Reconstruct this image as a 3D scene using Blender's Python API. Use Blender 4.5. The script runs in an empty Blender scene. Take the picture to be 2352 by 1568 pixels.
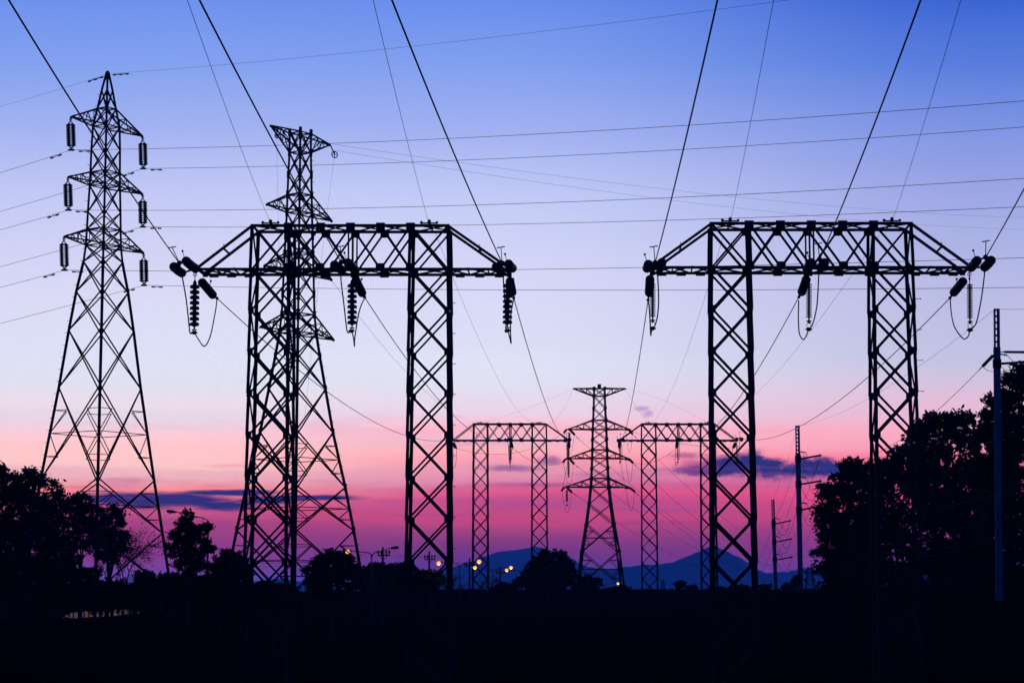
import bpy, math, random
import numpy as np
from mathutils import Vector as V, noise as mnoise

# ------------------------------------------------------------------ camera
F = 4704.0                                  # focal length in units of a 2352-wide picture (72 mm lens)
CX, CY, HOR = 1176.0, 784.0, 1352.0
TH = math.atan((HOR - CY) / F)
CT, ST = math.cos(TH), math.sin(TH)
S = bpy.context.scene
COL = S.collection
cam_d = bpy.data.cameras.new('camera')
cam_d.lens = 72.0; cam_d.sensor_width = 36.0; cam_d.clip_start = 0.5; cam_d.clip_end = 40000
cam = bpy.data.objects.new('camera', cam_d); COL.objects.link(cam)
cam.location = (0, 0, 0); cam.rotation_euler = (math.pi / 2 + TH, 0, 0)
S.camera = cam

def P(x, y, d):
    """point d metres ahead whose picture position is (x, y)"""
    rx, ru = (x - CX) / F, (CY - y) / F
    return V((rx, CT - ru * ST, ST + ru * CT)) * (d / (CT - ru * ST))

def proj(p):
    z = p[1] * CT + p[2] * ST
    return CX + F * p[0] / z, CY - F * (-p[1] * ST + p[2] * CT) / z

def tan_b(y):                               # elevation (z / y) of a picture row
    q = P(CX, y, 1.0); return q.z

# ------------------------------------------------------------------ colour management, render options
S.view_settings.view_transform = 'Standard'; S.view_settings.look = 'None'
S.view_settings.exposure = 0.0; S.view_settings.gamma = 1.0
S.cycles.max_bounces = 4; S.cycles.diffuse_bounces = 2; S.cycles.glossy_bounces = 2
S.cycles.volume_bounces = 0; S.cycles.transparent_max_bounces = 8
S.cycles.use_denoising = True; S.cycles.denoiser = 'OPENIMAGEDENOISE'

# ------------------------------------------------------------------ dusk sky
HAZE_D = 8.5e-5
HAZE_TOP, HAZE_FAR = 262.0, 14500.0
AIR = (0.007, 0.055, 0.34)                  # what the air itself glows with, deduced from the far hills

def lin(c):
    return tuple(((v / 255.0) / 12.92 if v <= 10.3 else ((v / 255.0 + 0.055) / 1.055) ** 2.4) for v in c)

def beyond_air(c, y):
    """radiance the sky needs outside the haze so that it arrives as colour c"""
    b = max(tan_b(y), 1e-3)
    T = math.exp(-HAZE_D * min(HAZE_TOP / b, HAZE_FAR))
    return tuple(max(0.004, (v - (1 - T) * a) / T) for v, a in zip(lin(c), AIR))

# (picture row, colour the sky shows there)
SKY_L = [(-60, (104,140,234)), (0, (110,146,238)), (150, (132,162,240)), (300, (164,180,242)), (450, (196,202,246)), (600, (212,213,247)), (700, (220,220,248)), (800, (220,226,248)), (827, (222,226,247)), (882, (226,224,244)), (926, (238,221,238)), (946, (230,217,236)), (979, (236,211,229)), (990, (255,205,221)), (1020, (255,201,208)), (1069, (255,199,203)), (1075, (237,187,201)), (1095, (240,174,190)), (1105, (255,166,177)), (1128, (255,141,156)), (1158, (214,100,148)), (1194, (165,75,142)), (1236, (150,72,148)), (1273, (132,72,158)), (1305, (112,76,170)), (1346, (96,80,182))]
SKY_C = [(-60, (98,136,232)), (0, (104,142,236)), (150, (130,160,240)), (300, (162,178,242)), (450, (194,203,247)), (600, (211,214,248)), (700, (217,219,248)), (800, (221,223,248)), (827, (222,228,249)), (882, (227,224,244)), (926, (231,217,238)), (946, (234,213,235)), (965, (249,200,222)), (979, (255,184,206)), (1006, (242,186,210)), (1034, (255,180,192)), (1058, (255,161,186)), (1073, (235,158,185)), (1098, (224,140,179)), (1116, (207,107,161)), (1133, (222,95,150)), (1147, (194,86,150)), (1185, (196,80,141)), (1205, (164,75,141)), (1236, (131,70,143)), (1263, (114,68,150)), (1297, (90,69,160)), (1346, (74,72,170))]
SKY_R = [(-60, (52,92,206)), (0, (60,102,212)), (150, (88,126,222)), (300, (128,150,228)), (450, (158,168,230)), (600, (178,184,230)), (700, (188,190,230)), (800, (194,194,229)), (827, (195,195,229)), (873, (211,195,226)), (919, (228,190,220)), (965, (236,181,211)), (990, (254,170,196)), (1020, (250,160,190)), (1038, (250,132,171)), (1058, (245,101,151)), (1103, (200,92,156)), (1117, (212,92,152)), (1133, (228,80,141)), (1145, (204,78,141)), (1171, (196,73,136)), (1194, (174,73,143)), (1231, (148,70,149)), (1268, (124,70,156)), (1305, (106,74,168)), (1346, (92,78,180))]

W = bpy.data.worlds.new('World'); S.world = W; W.use_nodes = True
nt = W.node_tree; nt.nodes.clear()
def N(t, **k):
    n = nt.nodes.new(t)
    for a, v in k.items(): setattr(n, a, v)
    return n
def math_n(op, a, b=None, c=None):
    n = N('ShaderNodeMath', operation=op)
    for i, v in enumerate((a, b, c)):
        if v is None: continue
        if isinstance(v, (int, float)): n.inputs[i].default_value = v
        else: nt.links.new(v, n.inputs[i])
    return n.outputs[0]
def smooth(v, lo, hi, a=0.0, b=1.0):
    n = N('ShaderNodeMapRange', interpolation_type='SMOOTHSTEP')
    nt.links.new(v, n.inputs['Value'])
    for k, q in (('From Min', lo), ('From Max', hi), ('To Min', a), ('To Max', b)): n.inputs[k].default_value = q
    return n.outputs['Result']
def mixc(f, a, b):
    n = N('ShaderNodeMix', data_type='RGBA')
    if isinstance(f, (int, float)): n.inputs[0].default_value = f
    else: nt.links.new(f, n.inputs[0])
    for i, v in ((6, a), (7, b)):
        if isinstance(v, tuple): n.inputs[i].default_value = (*v, 1)
        else: nt.links.new(v, n.inputs[i])
    return n.outputs[2]
tc = N('ShaderNodeTexCoord'); sp = N('ShaderNodeSeparateXYZ')
nt.links.new(tc.outputs['Generated'], sp.inputs[0])
yy = math_n('MAXIMUM', sp.outputs[1], 0.05)
A = math_n('DIVIDE', sp.outputs[0], yy)
B = math_n('DIVIDE', sp.outputs[2], yy)
def noise_n(sa, sb, off=0.0, detail=4.0, rough=0.55):
    cb = N('ShaderNodeCombineXYZ')
    nt.links.new(math_n('MULTIPLY', A, sa), cb.inputs[0]); nt.links.new(math_n('MULTIPLY', B, sb), cb.inputs[1])
    cb.inputs[2].default_value = off
    n = N('ShaderNodeTexNoise'); n.inputs['Scale'].default_value = 1.0
    n.inputs['Detail'].default_value = detail; n.inputs['Roughness'].default_value = rough
    nt.links.new(cb.outputs[0], n.inputs['Vector'])
    return math_n('SUBTRACT', n.outputs[0], 0.5)
# bands of thin high cloud: the colour layers waver a little near the horizon
streak = math_n('MULTIPLY', noise_n(5, 60, 3.1), smooth(B, 0.03, 0.13, 0.016, 0.006))
band = math_n('MULTIPLY', noise_n(2.2, 26, 9.4, 2.0), smooth(B, 0.02, 0.12, 0.014, 0.0))
BB = math_n('ADD', math_n('ADD', B, streak), band)
B0, B1 = -0.005, tan_b(-60)
fac = math_n('DIVIDE', math_n('SUBTRACT', BB, B0), B1 - B0)
def ramp(cols):
    r = N('ShaderNodeValToRGB'); nt.links.new(fac, r.inputs[0])
    el = r.color_ramp.elements
    st = sorted(((tan_b(y) - B0) / (B1 - B0), beyond_air(c, y)) for y, c in cols)
    while len(el) < len(st): el.new(0.5)
    for i, (p, c) in enumerate(st):
        el[i].position = p
    for i, (p, c) in enumerate(st):
        el[i].position = p; el[i].color = (*c, 1)
    return r.outputs[0]
sky = mixc(smooth(A, -0.02, 0.24), mixc(smooth(A, -0.17, -0.02), ramp(SKY_L), ramp(SKY_C)), ramp(SKY_R))
def cloud(sky, items, colour, nz, lo, hi, strength=1.0):
    m = None
    for (x, y, rx, ry) in items:
        a0, b0 = (x - CX) / F / (CT - (CY - y) / F * ST), tan_b(y)
        da = math_n('DIVIDE', math_n('SUBTRACT', A, a0), rx / F)
        db = math_n('DIVIDE', math_n('SUBTRACT', B, b0), ry / F)
        d = math_n('SQRT', math_n('ADD', math_n('MULTIPLY', da, da), math_n('MULTIPLY', db, db)))
        m = d if m is None else math_n('MINIMUM', m, d)
    m = math_n('ADD', m, nz)
    f = math_n('MULTIPLY', smooth(m, hi, lo), strength)
    return mixc(f, sky, colour)
flat_nz = math_n('MULTIPLY', noise_n(34, 240, 1.7, 5.0, 0.6), 1.5)
puff_nz = math_n('ADD', math_n('MULTIPLY', noise_n(120, 190, 5.2, 6.0, 0.6), 1.5), math_n('MULTIPLY', noise_n(420, 560, 2.2, 4.0, 0.6), 0.5))
sky = cloud(sky, [(380, 1148, 190, 23), (290, 1144, 130, 20), (510, 1160, 100, 13), (530, 1131, 130, 9), (700, 1142, 150, 8), (610, 1150, 90, 10)],
            beyond_air((50, 56, 132), 1150), flat_nz, 0.42, 1.25)
sky = cloud(sky, [(1680, 1070, 70, 27), (1722, 1062, 44, 27), (1765, 1074, 56, 27), (1830, 1080, 64, 20), (1868, 1070, 50, 27), (1920, 1082, 64, 20), (1610, 1080, 56, 13)],
            beyond_air((44, 56, 134), 1070), puff_nz, 0.5, 1.25)
sky = cloud(sky, [(1600, 1070, 50, 20), (1570, 1046, 40, 10)], beyond_air((150, 74, 146), 1066), puff_nz, 0.3, 1.3, 0.7)
sky = cloud(sky, [(1262, 1058, 34, 14), (1180, 1075, 90, 10)], beyond_air((128, 84, 160), 1058), puff_nz, 0.2, 1.2, 0.75)
sky = cloud(sky, [(1476, 938, 22, 7), (1490, 950, 16, 12)], beyond_air((178, 148, 206), 945), puff_nz, 0.1, 1.2, 0.8)
sky = cloud(sky, [(1010, 1182, 120, 5), (1240, 1112, 150, 7), (1500, 1200, 160, 8)], beyond_air((150, 72, 148), 1180), flat_nz, 0.1, 1.2, 0.6)
veil = math_n('MULTIPLY', smooth(noise_n(9, 120, 6.6, 5.0, 0.6), 0.02, 0.22), math_n('MULTIPLY', smooth(B, 0.006, 0.03), smooth(B, 0.095, 0.05)))
sky = mixc(math_n('MULTIPLY', veil, 0.55), sky, beyond_air((150, 82, 156), 1180))
REAR = (0.006, 0.16, 1.30); ZEN = (0.003, 0.016, 0.12)
front = math_n('MULTIPLY', smooth(sp.outputs[1], 0.80, 0.935), smooth(B, 0.62, 0.32))
sky = mixc(front, mixc(smooth(sp.outputs[2], 0.12, 0.55), REAR, ZEN), sky)
bg = N('ShaderNodeBackground'); nt.links.new(sky, bg.inputs[0]); bg.inputs[1].default_value = 1.0
wo = N('ShaderNodeOutputWorld'); nt.links.new(bg.outputs[0], wo.inputs[0])

# the sun has just gone under the hills ahead: only a trace of warm light is left
sl = bpy.data.lights.new('sun', 'SUN'); sl.energy = 0.02; sl.angle = math.radians(10); sl.color = (1.0, 0.45, 0.4)
sun = bpy.data.objects.new('sun', sl); COL.objects.link(sun)
sun.rotation_euler = (math.radians(-88), 0, math.radians(8))

# ------------------------------------------------------------------ materials
def material(name, c1, c2, scale=3.0, rough=0.75, spec=0.2, bump=0.0, metal=0.0):
    m = bpy.data.materials.new(name); m.use_nodes = True
    t = m.node_tree; b = t.nodes['Principled BSDF']
    co = t.nodes.new('ShaderNodeTexCoord'); n = t.nodes.new('ShaderNodeTexNoise'); r = t.nodes.new('ShaderNodeValToRGB')
    n.inputs['Scale'].default_value = scale; n.inputs['Detail'].default_value = 5
    t.links.new(co.outputs['Object'], n.inputs['Vector']); t.links.new(n.outputs[0], r.inputs[0])
    r.color_ramp.elements[0].position = 0.3; r.color_ramp.elements[1].position = 0.7
    r.color_ramp.elements[0].color = (*c1, 1); r.color_ramp.elements[1].color = (*c2, 1)
    t.links.new(r.outputs[0], b.inputs['Base Color'])
    b.inputs['Roughness'].default_value = rough; b.inputs['Specular IOR Level'].default_value = spec
    b.inputs['Metallic'].default_value = metal
    if bump:
        bp = t.nodes.new('ShaderNodeBump'); bp.inputs['Strength'].default_value = bump
        t.links.new(n.outputs[0], bp.inputs['Height']); t.links.new(bp.outputs[0], b.inputs['Normal'])
    return m
def glow(name, c, s):
    m = bpy.data.materials.new(name); m.use_nodes = True
    b = m.node_tree.nodes['Principled BSDF']
    b.inputs['Base Color'].default_value = (0.1, 0.1, 0.1, 1)
    b.inputs['Emission Color'].default_value = (*c, 1); b.inputs['Emission Strength'].default_value = s
    return m
M = dict(
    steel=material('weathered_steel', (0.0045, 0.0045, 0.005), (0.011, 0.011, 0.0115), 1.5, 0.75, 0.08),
    plate=material('gusset_steel', (0.008, 0.008, 0.009), (0.014, 0.014, 0.014), 2.0, 0.75, 0.12),
    glaze=material('brown_porcelain', (0.010, 0.007, 0.006), (0.018, 0.012, 0.010), 4, 0.5, 0.12),
    cable=material('dull_aluminium', (0.012, 0.012, 0.013), (0.02, 0.02, 0.021), 2, 0.7, 0.1),
    concrete=material('cast_concrete', (0.055, 0.055, 0.06), (0.10, 0.097, 0.094), 1.2, 0.9, 0.2),
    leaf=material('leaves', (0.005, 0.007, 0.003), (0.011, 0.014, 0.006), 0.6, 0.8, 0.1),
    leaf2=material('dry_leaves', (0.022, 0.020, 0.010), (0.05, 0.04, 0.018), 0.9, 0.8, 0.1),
    bark=material('bark', (0.018, 0.014, 0.011), (0.032, 0.025, 0.02), 2.5, 0.9, 0.1),
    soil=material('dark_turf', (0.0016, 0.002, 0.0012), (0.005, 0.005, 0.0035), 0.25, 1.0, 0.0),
    grass=material('grass_blades', (0.002, 0.003, 0.0015), (0.006, 0.007, 0.003), 0.5, 0.9, 0.0),
    forest=material('forest_slopes', (0.02, 0.03, 0.018), (0.045, 0.055, 0.03), 0.01, 1.0, 0.0),
    lamp=material('lamp_metal', (0.010, 0.010, 0.010), (0.018, 0.018, 0.018), 3, 0.6, 0.1),
    lens=material('lamp_glass', (0.3, 0.3, 0.3), (0.4, 0.4, 0.4), 3, 0.2, 0.5),
    lit=glow('sodium_lamp', (1.0, 0.39, 0.10), 1.4),
    cyan=glow('cyan_lamp', (0.1, 0.5, 0.9), 0.9),
    post=material('timber_post', (0.02, 0.017, 0.014), (0.035, 0.03, 0.024), 2, 0.9, 0.1),
)
w = bpy.data.materials.new('still_water'); w.use_nodes = True
w.node_tree.nodes.clear(); b_ = w.node_tree.nodes.new('ShaderNodeBsdfAnisotropic'); mo_ = w.node_tree.nodes.new('ShaderNodeOutputMaterial')
w.node_tree.links.new(b_.outputs[0], mo_.inputs[0]); b_.inputs['Color'].default_value = (0.10, 0.085, 0.085, 1); b_.inputs['Roughness'].default_value = 0.16
nz_ = w.node_tree.nodes.new('ShaderNodeTexNoise'); nz_.inputs['Scale'].default_value = 0.8
bp_ = w.node_tree.nodes.new('ShaderNodeBump'); bp_.inputs['Strength'].default_value = 0.08
co_ = w.node_tree.nodes.new('ShaderNodeTexCoord'); w.node_tree.links.new(co_.outputs['Object'], nz_.inputs['Vector'])
w.node_tree.links.new(nz_.outputs[0], bp_.inputs['Height']); w.node_tree.links.new(bp_.outputs[0], b_.inputs['Normal'])
M['water'] = w

# ------------------------------------------------------------------ builders
def tag(o, label=None, cat=None, group=None, kind=None):
    if label: o['label'] = label
    if cat: o['category'] = cat
    if group: o['group'] = group
    if kind: o['kind'] = kind
    return o
def thing(name, loc, label, cat, group=None):
    o = bpy.data.objects.new(name, None); COL.objects.link(o); o.location = loc; o.empty_display_size = 0.2
    return tag(o, label, cat, group)
def origin(o):
    while o.parent: o = o.parent
    return o.location.copy()
class MB:
    """collects shapes in world metres and links them as one mesh object"""
    def __init__(s): s.v = []; s.f = []
    def bar(s, a, b, w, h=None, side=None):
        a, b = V(a), V(b); h = h or w
        n = (b - a)
        if n.length < 1e-6: return s
        n.normalize()
        if side is None: side = V((1, 0, 0)) if abs(n.z) > 0.95 else n.cross(V((0, 0, 1)))
        x = V(side); x = (x - n * x.dot(n)).normalized(); y = n.cross(x)
        k = len(s.v)
        for p in (a, b):
            for i, j in ((-1, -1), (1, -1), (1, 1), (-1, 1)): s.v.append(p + x * (i * w / 2) + y * (j * h / 2))
        s.f += [(k+3, k+2, k+1, k), (k+4, k+5, k+6, k+7)] + [(k+i, k+(i+1) % 4, k+4+(i+1) % 4, k+4+i) for i in range(4)]
        return s
    def angle(s, a, b, w, t, ox, oy):
        """rolled angle section, its two flanges running along ox and oy from the corner line a-b"""
        a, b, ox, oy = V(a), V(b), V(ox), V(oy)
        s.bar(a + ox * w / 2, b + ox * w / 2, w, t, ox)
        s.bar(a + oy * (w / 2 + t / 2), b + oy * (w / 2 + t / 2), w - t, t, oy)
        return s
    def box(s, c, dx, dy, dz):
        c = V(c); return s.bar(c - V((0, 0, dz / 2)), c + V((0, 0, dz / 2)), dx, dy, (1, 0, 0))
    def sweep(s, pts, rad, n=6, caps=True):
        pts = [V(p) for p in pts]; m = len(pts)
        rad = [rad] * m if isinstance(rad, (int, float)) else rad
        k0 = len(s.v); ref = None
        for i, p in enumerate(pts):
            t = (pts[min(i + 1, m - 1)] - pts[max(i - 1, 0)])
            t = t.normalized() if t.length > 1e-9 else V((0, 0, 1))
            if ref is None:
                ref = V((1, 0, 0)) if abs(t.x) < 0.8 else V((0, 0, 1))
            ref = (ref - t * ref.dot(t)).normalized(); q = t.cross(ref)
            for j in range(n):
                a = 2 * math.pi * j / n
                s.v.append(p + (ref * math.cos(a) + q * math.sin(a)) * rad[i])
        for i in range(m - 1):
            for j in range(n):
                a, b = k0 + i * n + j, k0 + i * n + (j + 1) % n
                s.f.append((a, b, b + n, a + n))
        if caps:
            s.f.append(tuple(k0 + j for j in reversed(range(n)))); s.f.append(tuple(k0 + (m - 1) * n + j for j in range(n)))
        return s
    def ball(s, c, r, n=10, squash=1.0):
        c = V(c); h = r * squash
        return s.sweep([c + V((0, 0, -h * math.cos(math.pi * i / 7))) for i in range(8)], [max(1e-3, r * math.sin(math.pi * i / 7)) for i in range(8)], n)
    def build(s, name, mat, parent=None, smooth=False):
        o0 = origin(parent) if parent else (V(s.v[0]) if s.v else V())
        me = bpy.data.meshes.new(name)
        me.from_pydata([tuple(p - o0) for p in s.v], [], s.f)
        me.materials.append(mat)
        if smooth: me.polygons.foreach_set('use_smooth', [True] * len(me.polygons))
        o = bpy.data.objects.new(name, me); COL.objects.link(o)
        if parent: o.parent = parent
        else: o.location = o0
        return o
def lerp(a, b, t): return a + (b - a) * t
def catmull(pts, k=8):
    pts = [V(p) for p in pts]; q = [pts[0] * 2 - pts[1]] + pts + [pts[-1] * 2 - pts[-2]]
    out = []
    for i in range(1, len(q) - 2):
        a, b, c, d = q[i-1], q[i], q[i+1], q[i+2]
        for j in range(k):
            t = j / k
            out.append(0.5 * ((2 * b) + (c - a) * t + (2*a - 5*b + 4*c - d) * t * t + (3*b - a - 3*c + d) * t ** 3))
    return out + [pts[-1]]
def copy_tree(o, parent=None, shift=None, label=None, group=None):
    c = o.copy(); COL.objects.link(c)
    if parent: c.parent = parent
    if shift is not None: c.location = o.location + shift
    if label: c['label'] = label
    if group: c['group'] = group
    for ch in list(o.children): copy_tree(ch, c)
    return c

# ------------------------------------------------------------------ ground
def interp(t, tab):
    if t <= tab[0][0]: return tab[0][1]
    for (a, za), (b, zb) in zip(tab, tab[1:]):
        if t <= b:
            u = (t - a) / (b - a); u = u * u * (3 - 2 * u)
            return za + (zb - za) * u
    return tab[-1][1]
PROF_R = [(0, -1.7), (40, -5.6), (125, -6.6), (150, -6.2), (250, -3.0), (340, -0.2), (450, -0.7), (650, -8), (1200, -30), (14000, -60)]
PROF_L = [(0, -1.7), (40, -4.1), (125, -4.4), (150, -3.1), (166, -2.55), (180, -2.68), (300, -2.68), (345, -0.5), (450, -0.7), (650, -8), (1200, -30), (14000, -60)]
PROF_T = [(0, -1.7), (40, -4.4), (105, -3.6), (137, -0.75), (160, -0.6), (220, -0.6), (340, -0.2), (450, -0.7), (650, -8), (1200, -30), (14000, -60)]
def ground_z(x, y):
    w = min(1, max(0, (-x - 20) / 8)); w = w * w * (3 - 2 * w)
    z = interp(y, PROF_R) * (1 - w) + interp(y, PROF_L) * w
    if x > 27.5:
        q = min(1, (x - 27.5) / 4.5); q = q * q * (3 - 2 * q); z = z * (1 - q) + interp(y, PROF_T) * q
    if 20 < y < 700 and not (x < -24 and 170 < y < 320): z += 0.12 * mnoise.noise((x * 0.12, y * 0.05, 0)) + 0.05 * mnoise.noise((x * 0.6, y * 0.3, 4))
    return z
ys = list(np.arange(-150, 0, 25)) + list(np.arange(0, 130, 6)) + list(np.arange(130, 470, 3)) + list(np.geomspace(470, 14300, 40))
xs = sorted(set([float(q) for q in np.arange(-130, 131, 2.5)] + [s_ * float(q) for s_ in (-1, 1) for q in np.geomspace(135, 5400, 28)]))
gv = [(x, y, ground_z(x, y)) for y in ys for x in xs]; nx = len(xs)
gf = [(j * nx + i, j * nx + i + 1, (j + 1) * nx + i + 1, (j + 1) * nx + i) for j in range(len(ys) - 1) for i in range(nx - 1)]
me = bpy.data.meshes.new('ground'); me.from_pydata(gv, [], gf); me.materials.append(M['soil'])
me.polygons.foreach_set('use_smooth', [True] * len(me.polygons))
tag(bpy.data.objects.new('ground', me), kind='structure'); COL.objects.link(bpy.data.objects['ground'])

# still water beyond the trunks on one side
def water(name, pts, z):
    me = bpy.data.meshes.new(name); me.from_pydata([(x, y, z) for x, y in pts], [], [tuple(range(len(pts)))])
    me.materials.append(M['water']); o = bpy.data.objects.new(name, me); COL.objects.link(o); tag(o, kind='structure')
def on_level(x, y, z):
    q = P(x, y, 1.0); return (q.x * z / q.z, z / q.z)
water('canal_water', [on_level(x, y, -2.6) for x, y in ((140, 1417), (170, 1419), (205, 1416), (250, 1415), (290, 1410), (330, 1407), (372, 1401), (402, 1397), (412, 1394), (380, 1393), (330, 1397), (270, 1399), (200, 1403), (165, 1406))], -2.6)

def flat_blades():
    rng = random.Random(4); m = MB()
    for i in range(9000):
        if i < 6500: x, y = rng.uniform(-50, 75), rng.uniform(318, 352)
        else: x, y = rng.uniform(-60, 60), rng.uniform(150, 318)
        if x < -24 and y < 270: continue
        z = ground_z(x, y); h = rng.uniform(0.15, 0.5) * (1.5 if rng.random() < 0.1 else 1)
        k = len(m.v); a = rng.uniform(0, 6.28); wv = V((math.cos(a), math.sin(a), 0)) * rng.uniform(0.03, 0.09)
        tip = V((x, y, z + h)) + V((rng.uniform(-.2, .2), rng.uniform(-.2, .2), 0))
        m.v += [V((x, y, z - .05)) - wv, V((x, y, z - .05)) + wv, tip]; m.f.append((k, k+1, k+2))
    tag(m.build('grass', M['grass']), 'dark rough grass along the crest of the rise', kind='stuff')
flat_blades()

# ------------------------------------------------------------------ hills
def hill(name, D, sky_pts, depth, seed):
    pts = [(P(x, y, D).x, P(x, y, D).z) for x, y in sky_pts]
    n, m = 520, 22; vs = []; fs = []
    x0, x1 = pts[0][0], pts[-1][0]
    for j in range(m + 1):
        v = j / m * 2 - 1
        for i in range(n + 1):
            x = x0 + (x1 - x0) * i / n
            for (a, za), (b, zb) in zip(pts, pts[1:]):
                if x <= b + 1e-6:
                    u = (x - a) / (b - a); u = u * u * (3 - 2 * u) * 0.5 + u * 0.5; top = za + (zb - za) * u; break
            top += 5 * mnoise.fractal((x * 0.004, seed, 0), 0.9, 2.0, 4) * D / 6000 + 1.3 * mnoise.noise((x * 0.045, seed, 1)) * D / 6000 + 1.0 * mnoise.noise((x * 0.13, seed, 6)) * D / 6000
            prof = math.exp(-(v * 1.9) ** 2)
            rough = 12 * mnoise.fractal((x * 0.005, v * 3, seed), 0.9, 2.0, 5) * (1 - prof) * 1.5
            z = -68 + (top + 68) * prof + rough * (1 if abs(v) > 0.01 else 0)
            vs.append((x, D + v * depth, z))
    for j in range(m):
        for i in range(n):
            a = j * (n + 1) + i; fs.append((a, a + 1, a + n + 2, a + n + 1))
    me = bpy.data.meshes.new(name); me.from_pydata(vs, [], fs); me.materials.append(M['forest'])
    me.polygons.foreach_set('use_smooth', [True] * len(me.polygons))
    o = bpy.data.objects.new(name, me); COL.objects.link(o); tag(o, kind='structure')
hill('hill', 13000, [(700, 1350), (850, 1338), (960, 1322), (1010, 1308), (1080, 1290), (1118, 1276), (1145, 1266), (1190, 1262), (1228, 1257), (1290, 1268), (1350, 1300), (1450, 1335)], 900, 1.0)
hill('hill', 11200, [(1000, 1345), (1090, 1328), (1135, 1306), (1200, 1296), (1260, 1300), (1330, 1318), (1390, 1306), (1440, 1299), (1500, 1296), (1545, 1290), (1580, 1276), (1605, 1266), (1637, 1254), (1668, 1266), (1690, 1276), (1715, 1288), (1740, 1306), (1775, 1320), (1830, 1334), (1900, 1340)], 700, 2.0)
hill('hill', 12600, [(1650, 1340), (1740, 1318), (1800, 1312), (1850, 1304), (1900, 1310), (2000, 1296), (2150, 1305), (2352, 1290), (2500, 1330)], 800, 3.0)
hill('hill', 12300, [(150, 1345), (330, 1334), (420, 1330), (560, 1336), (640, 1328), (720, 1338), (800, 1346)], 700, 4.0)

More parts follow.
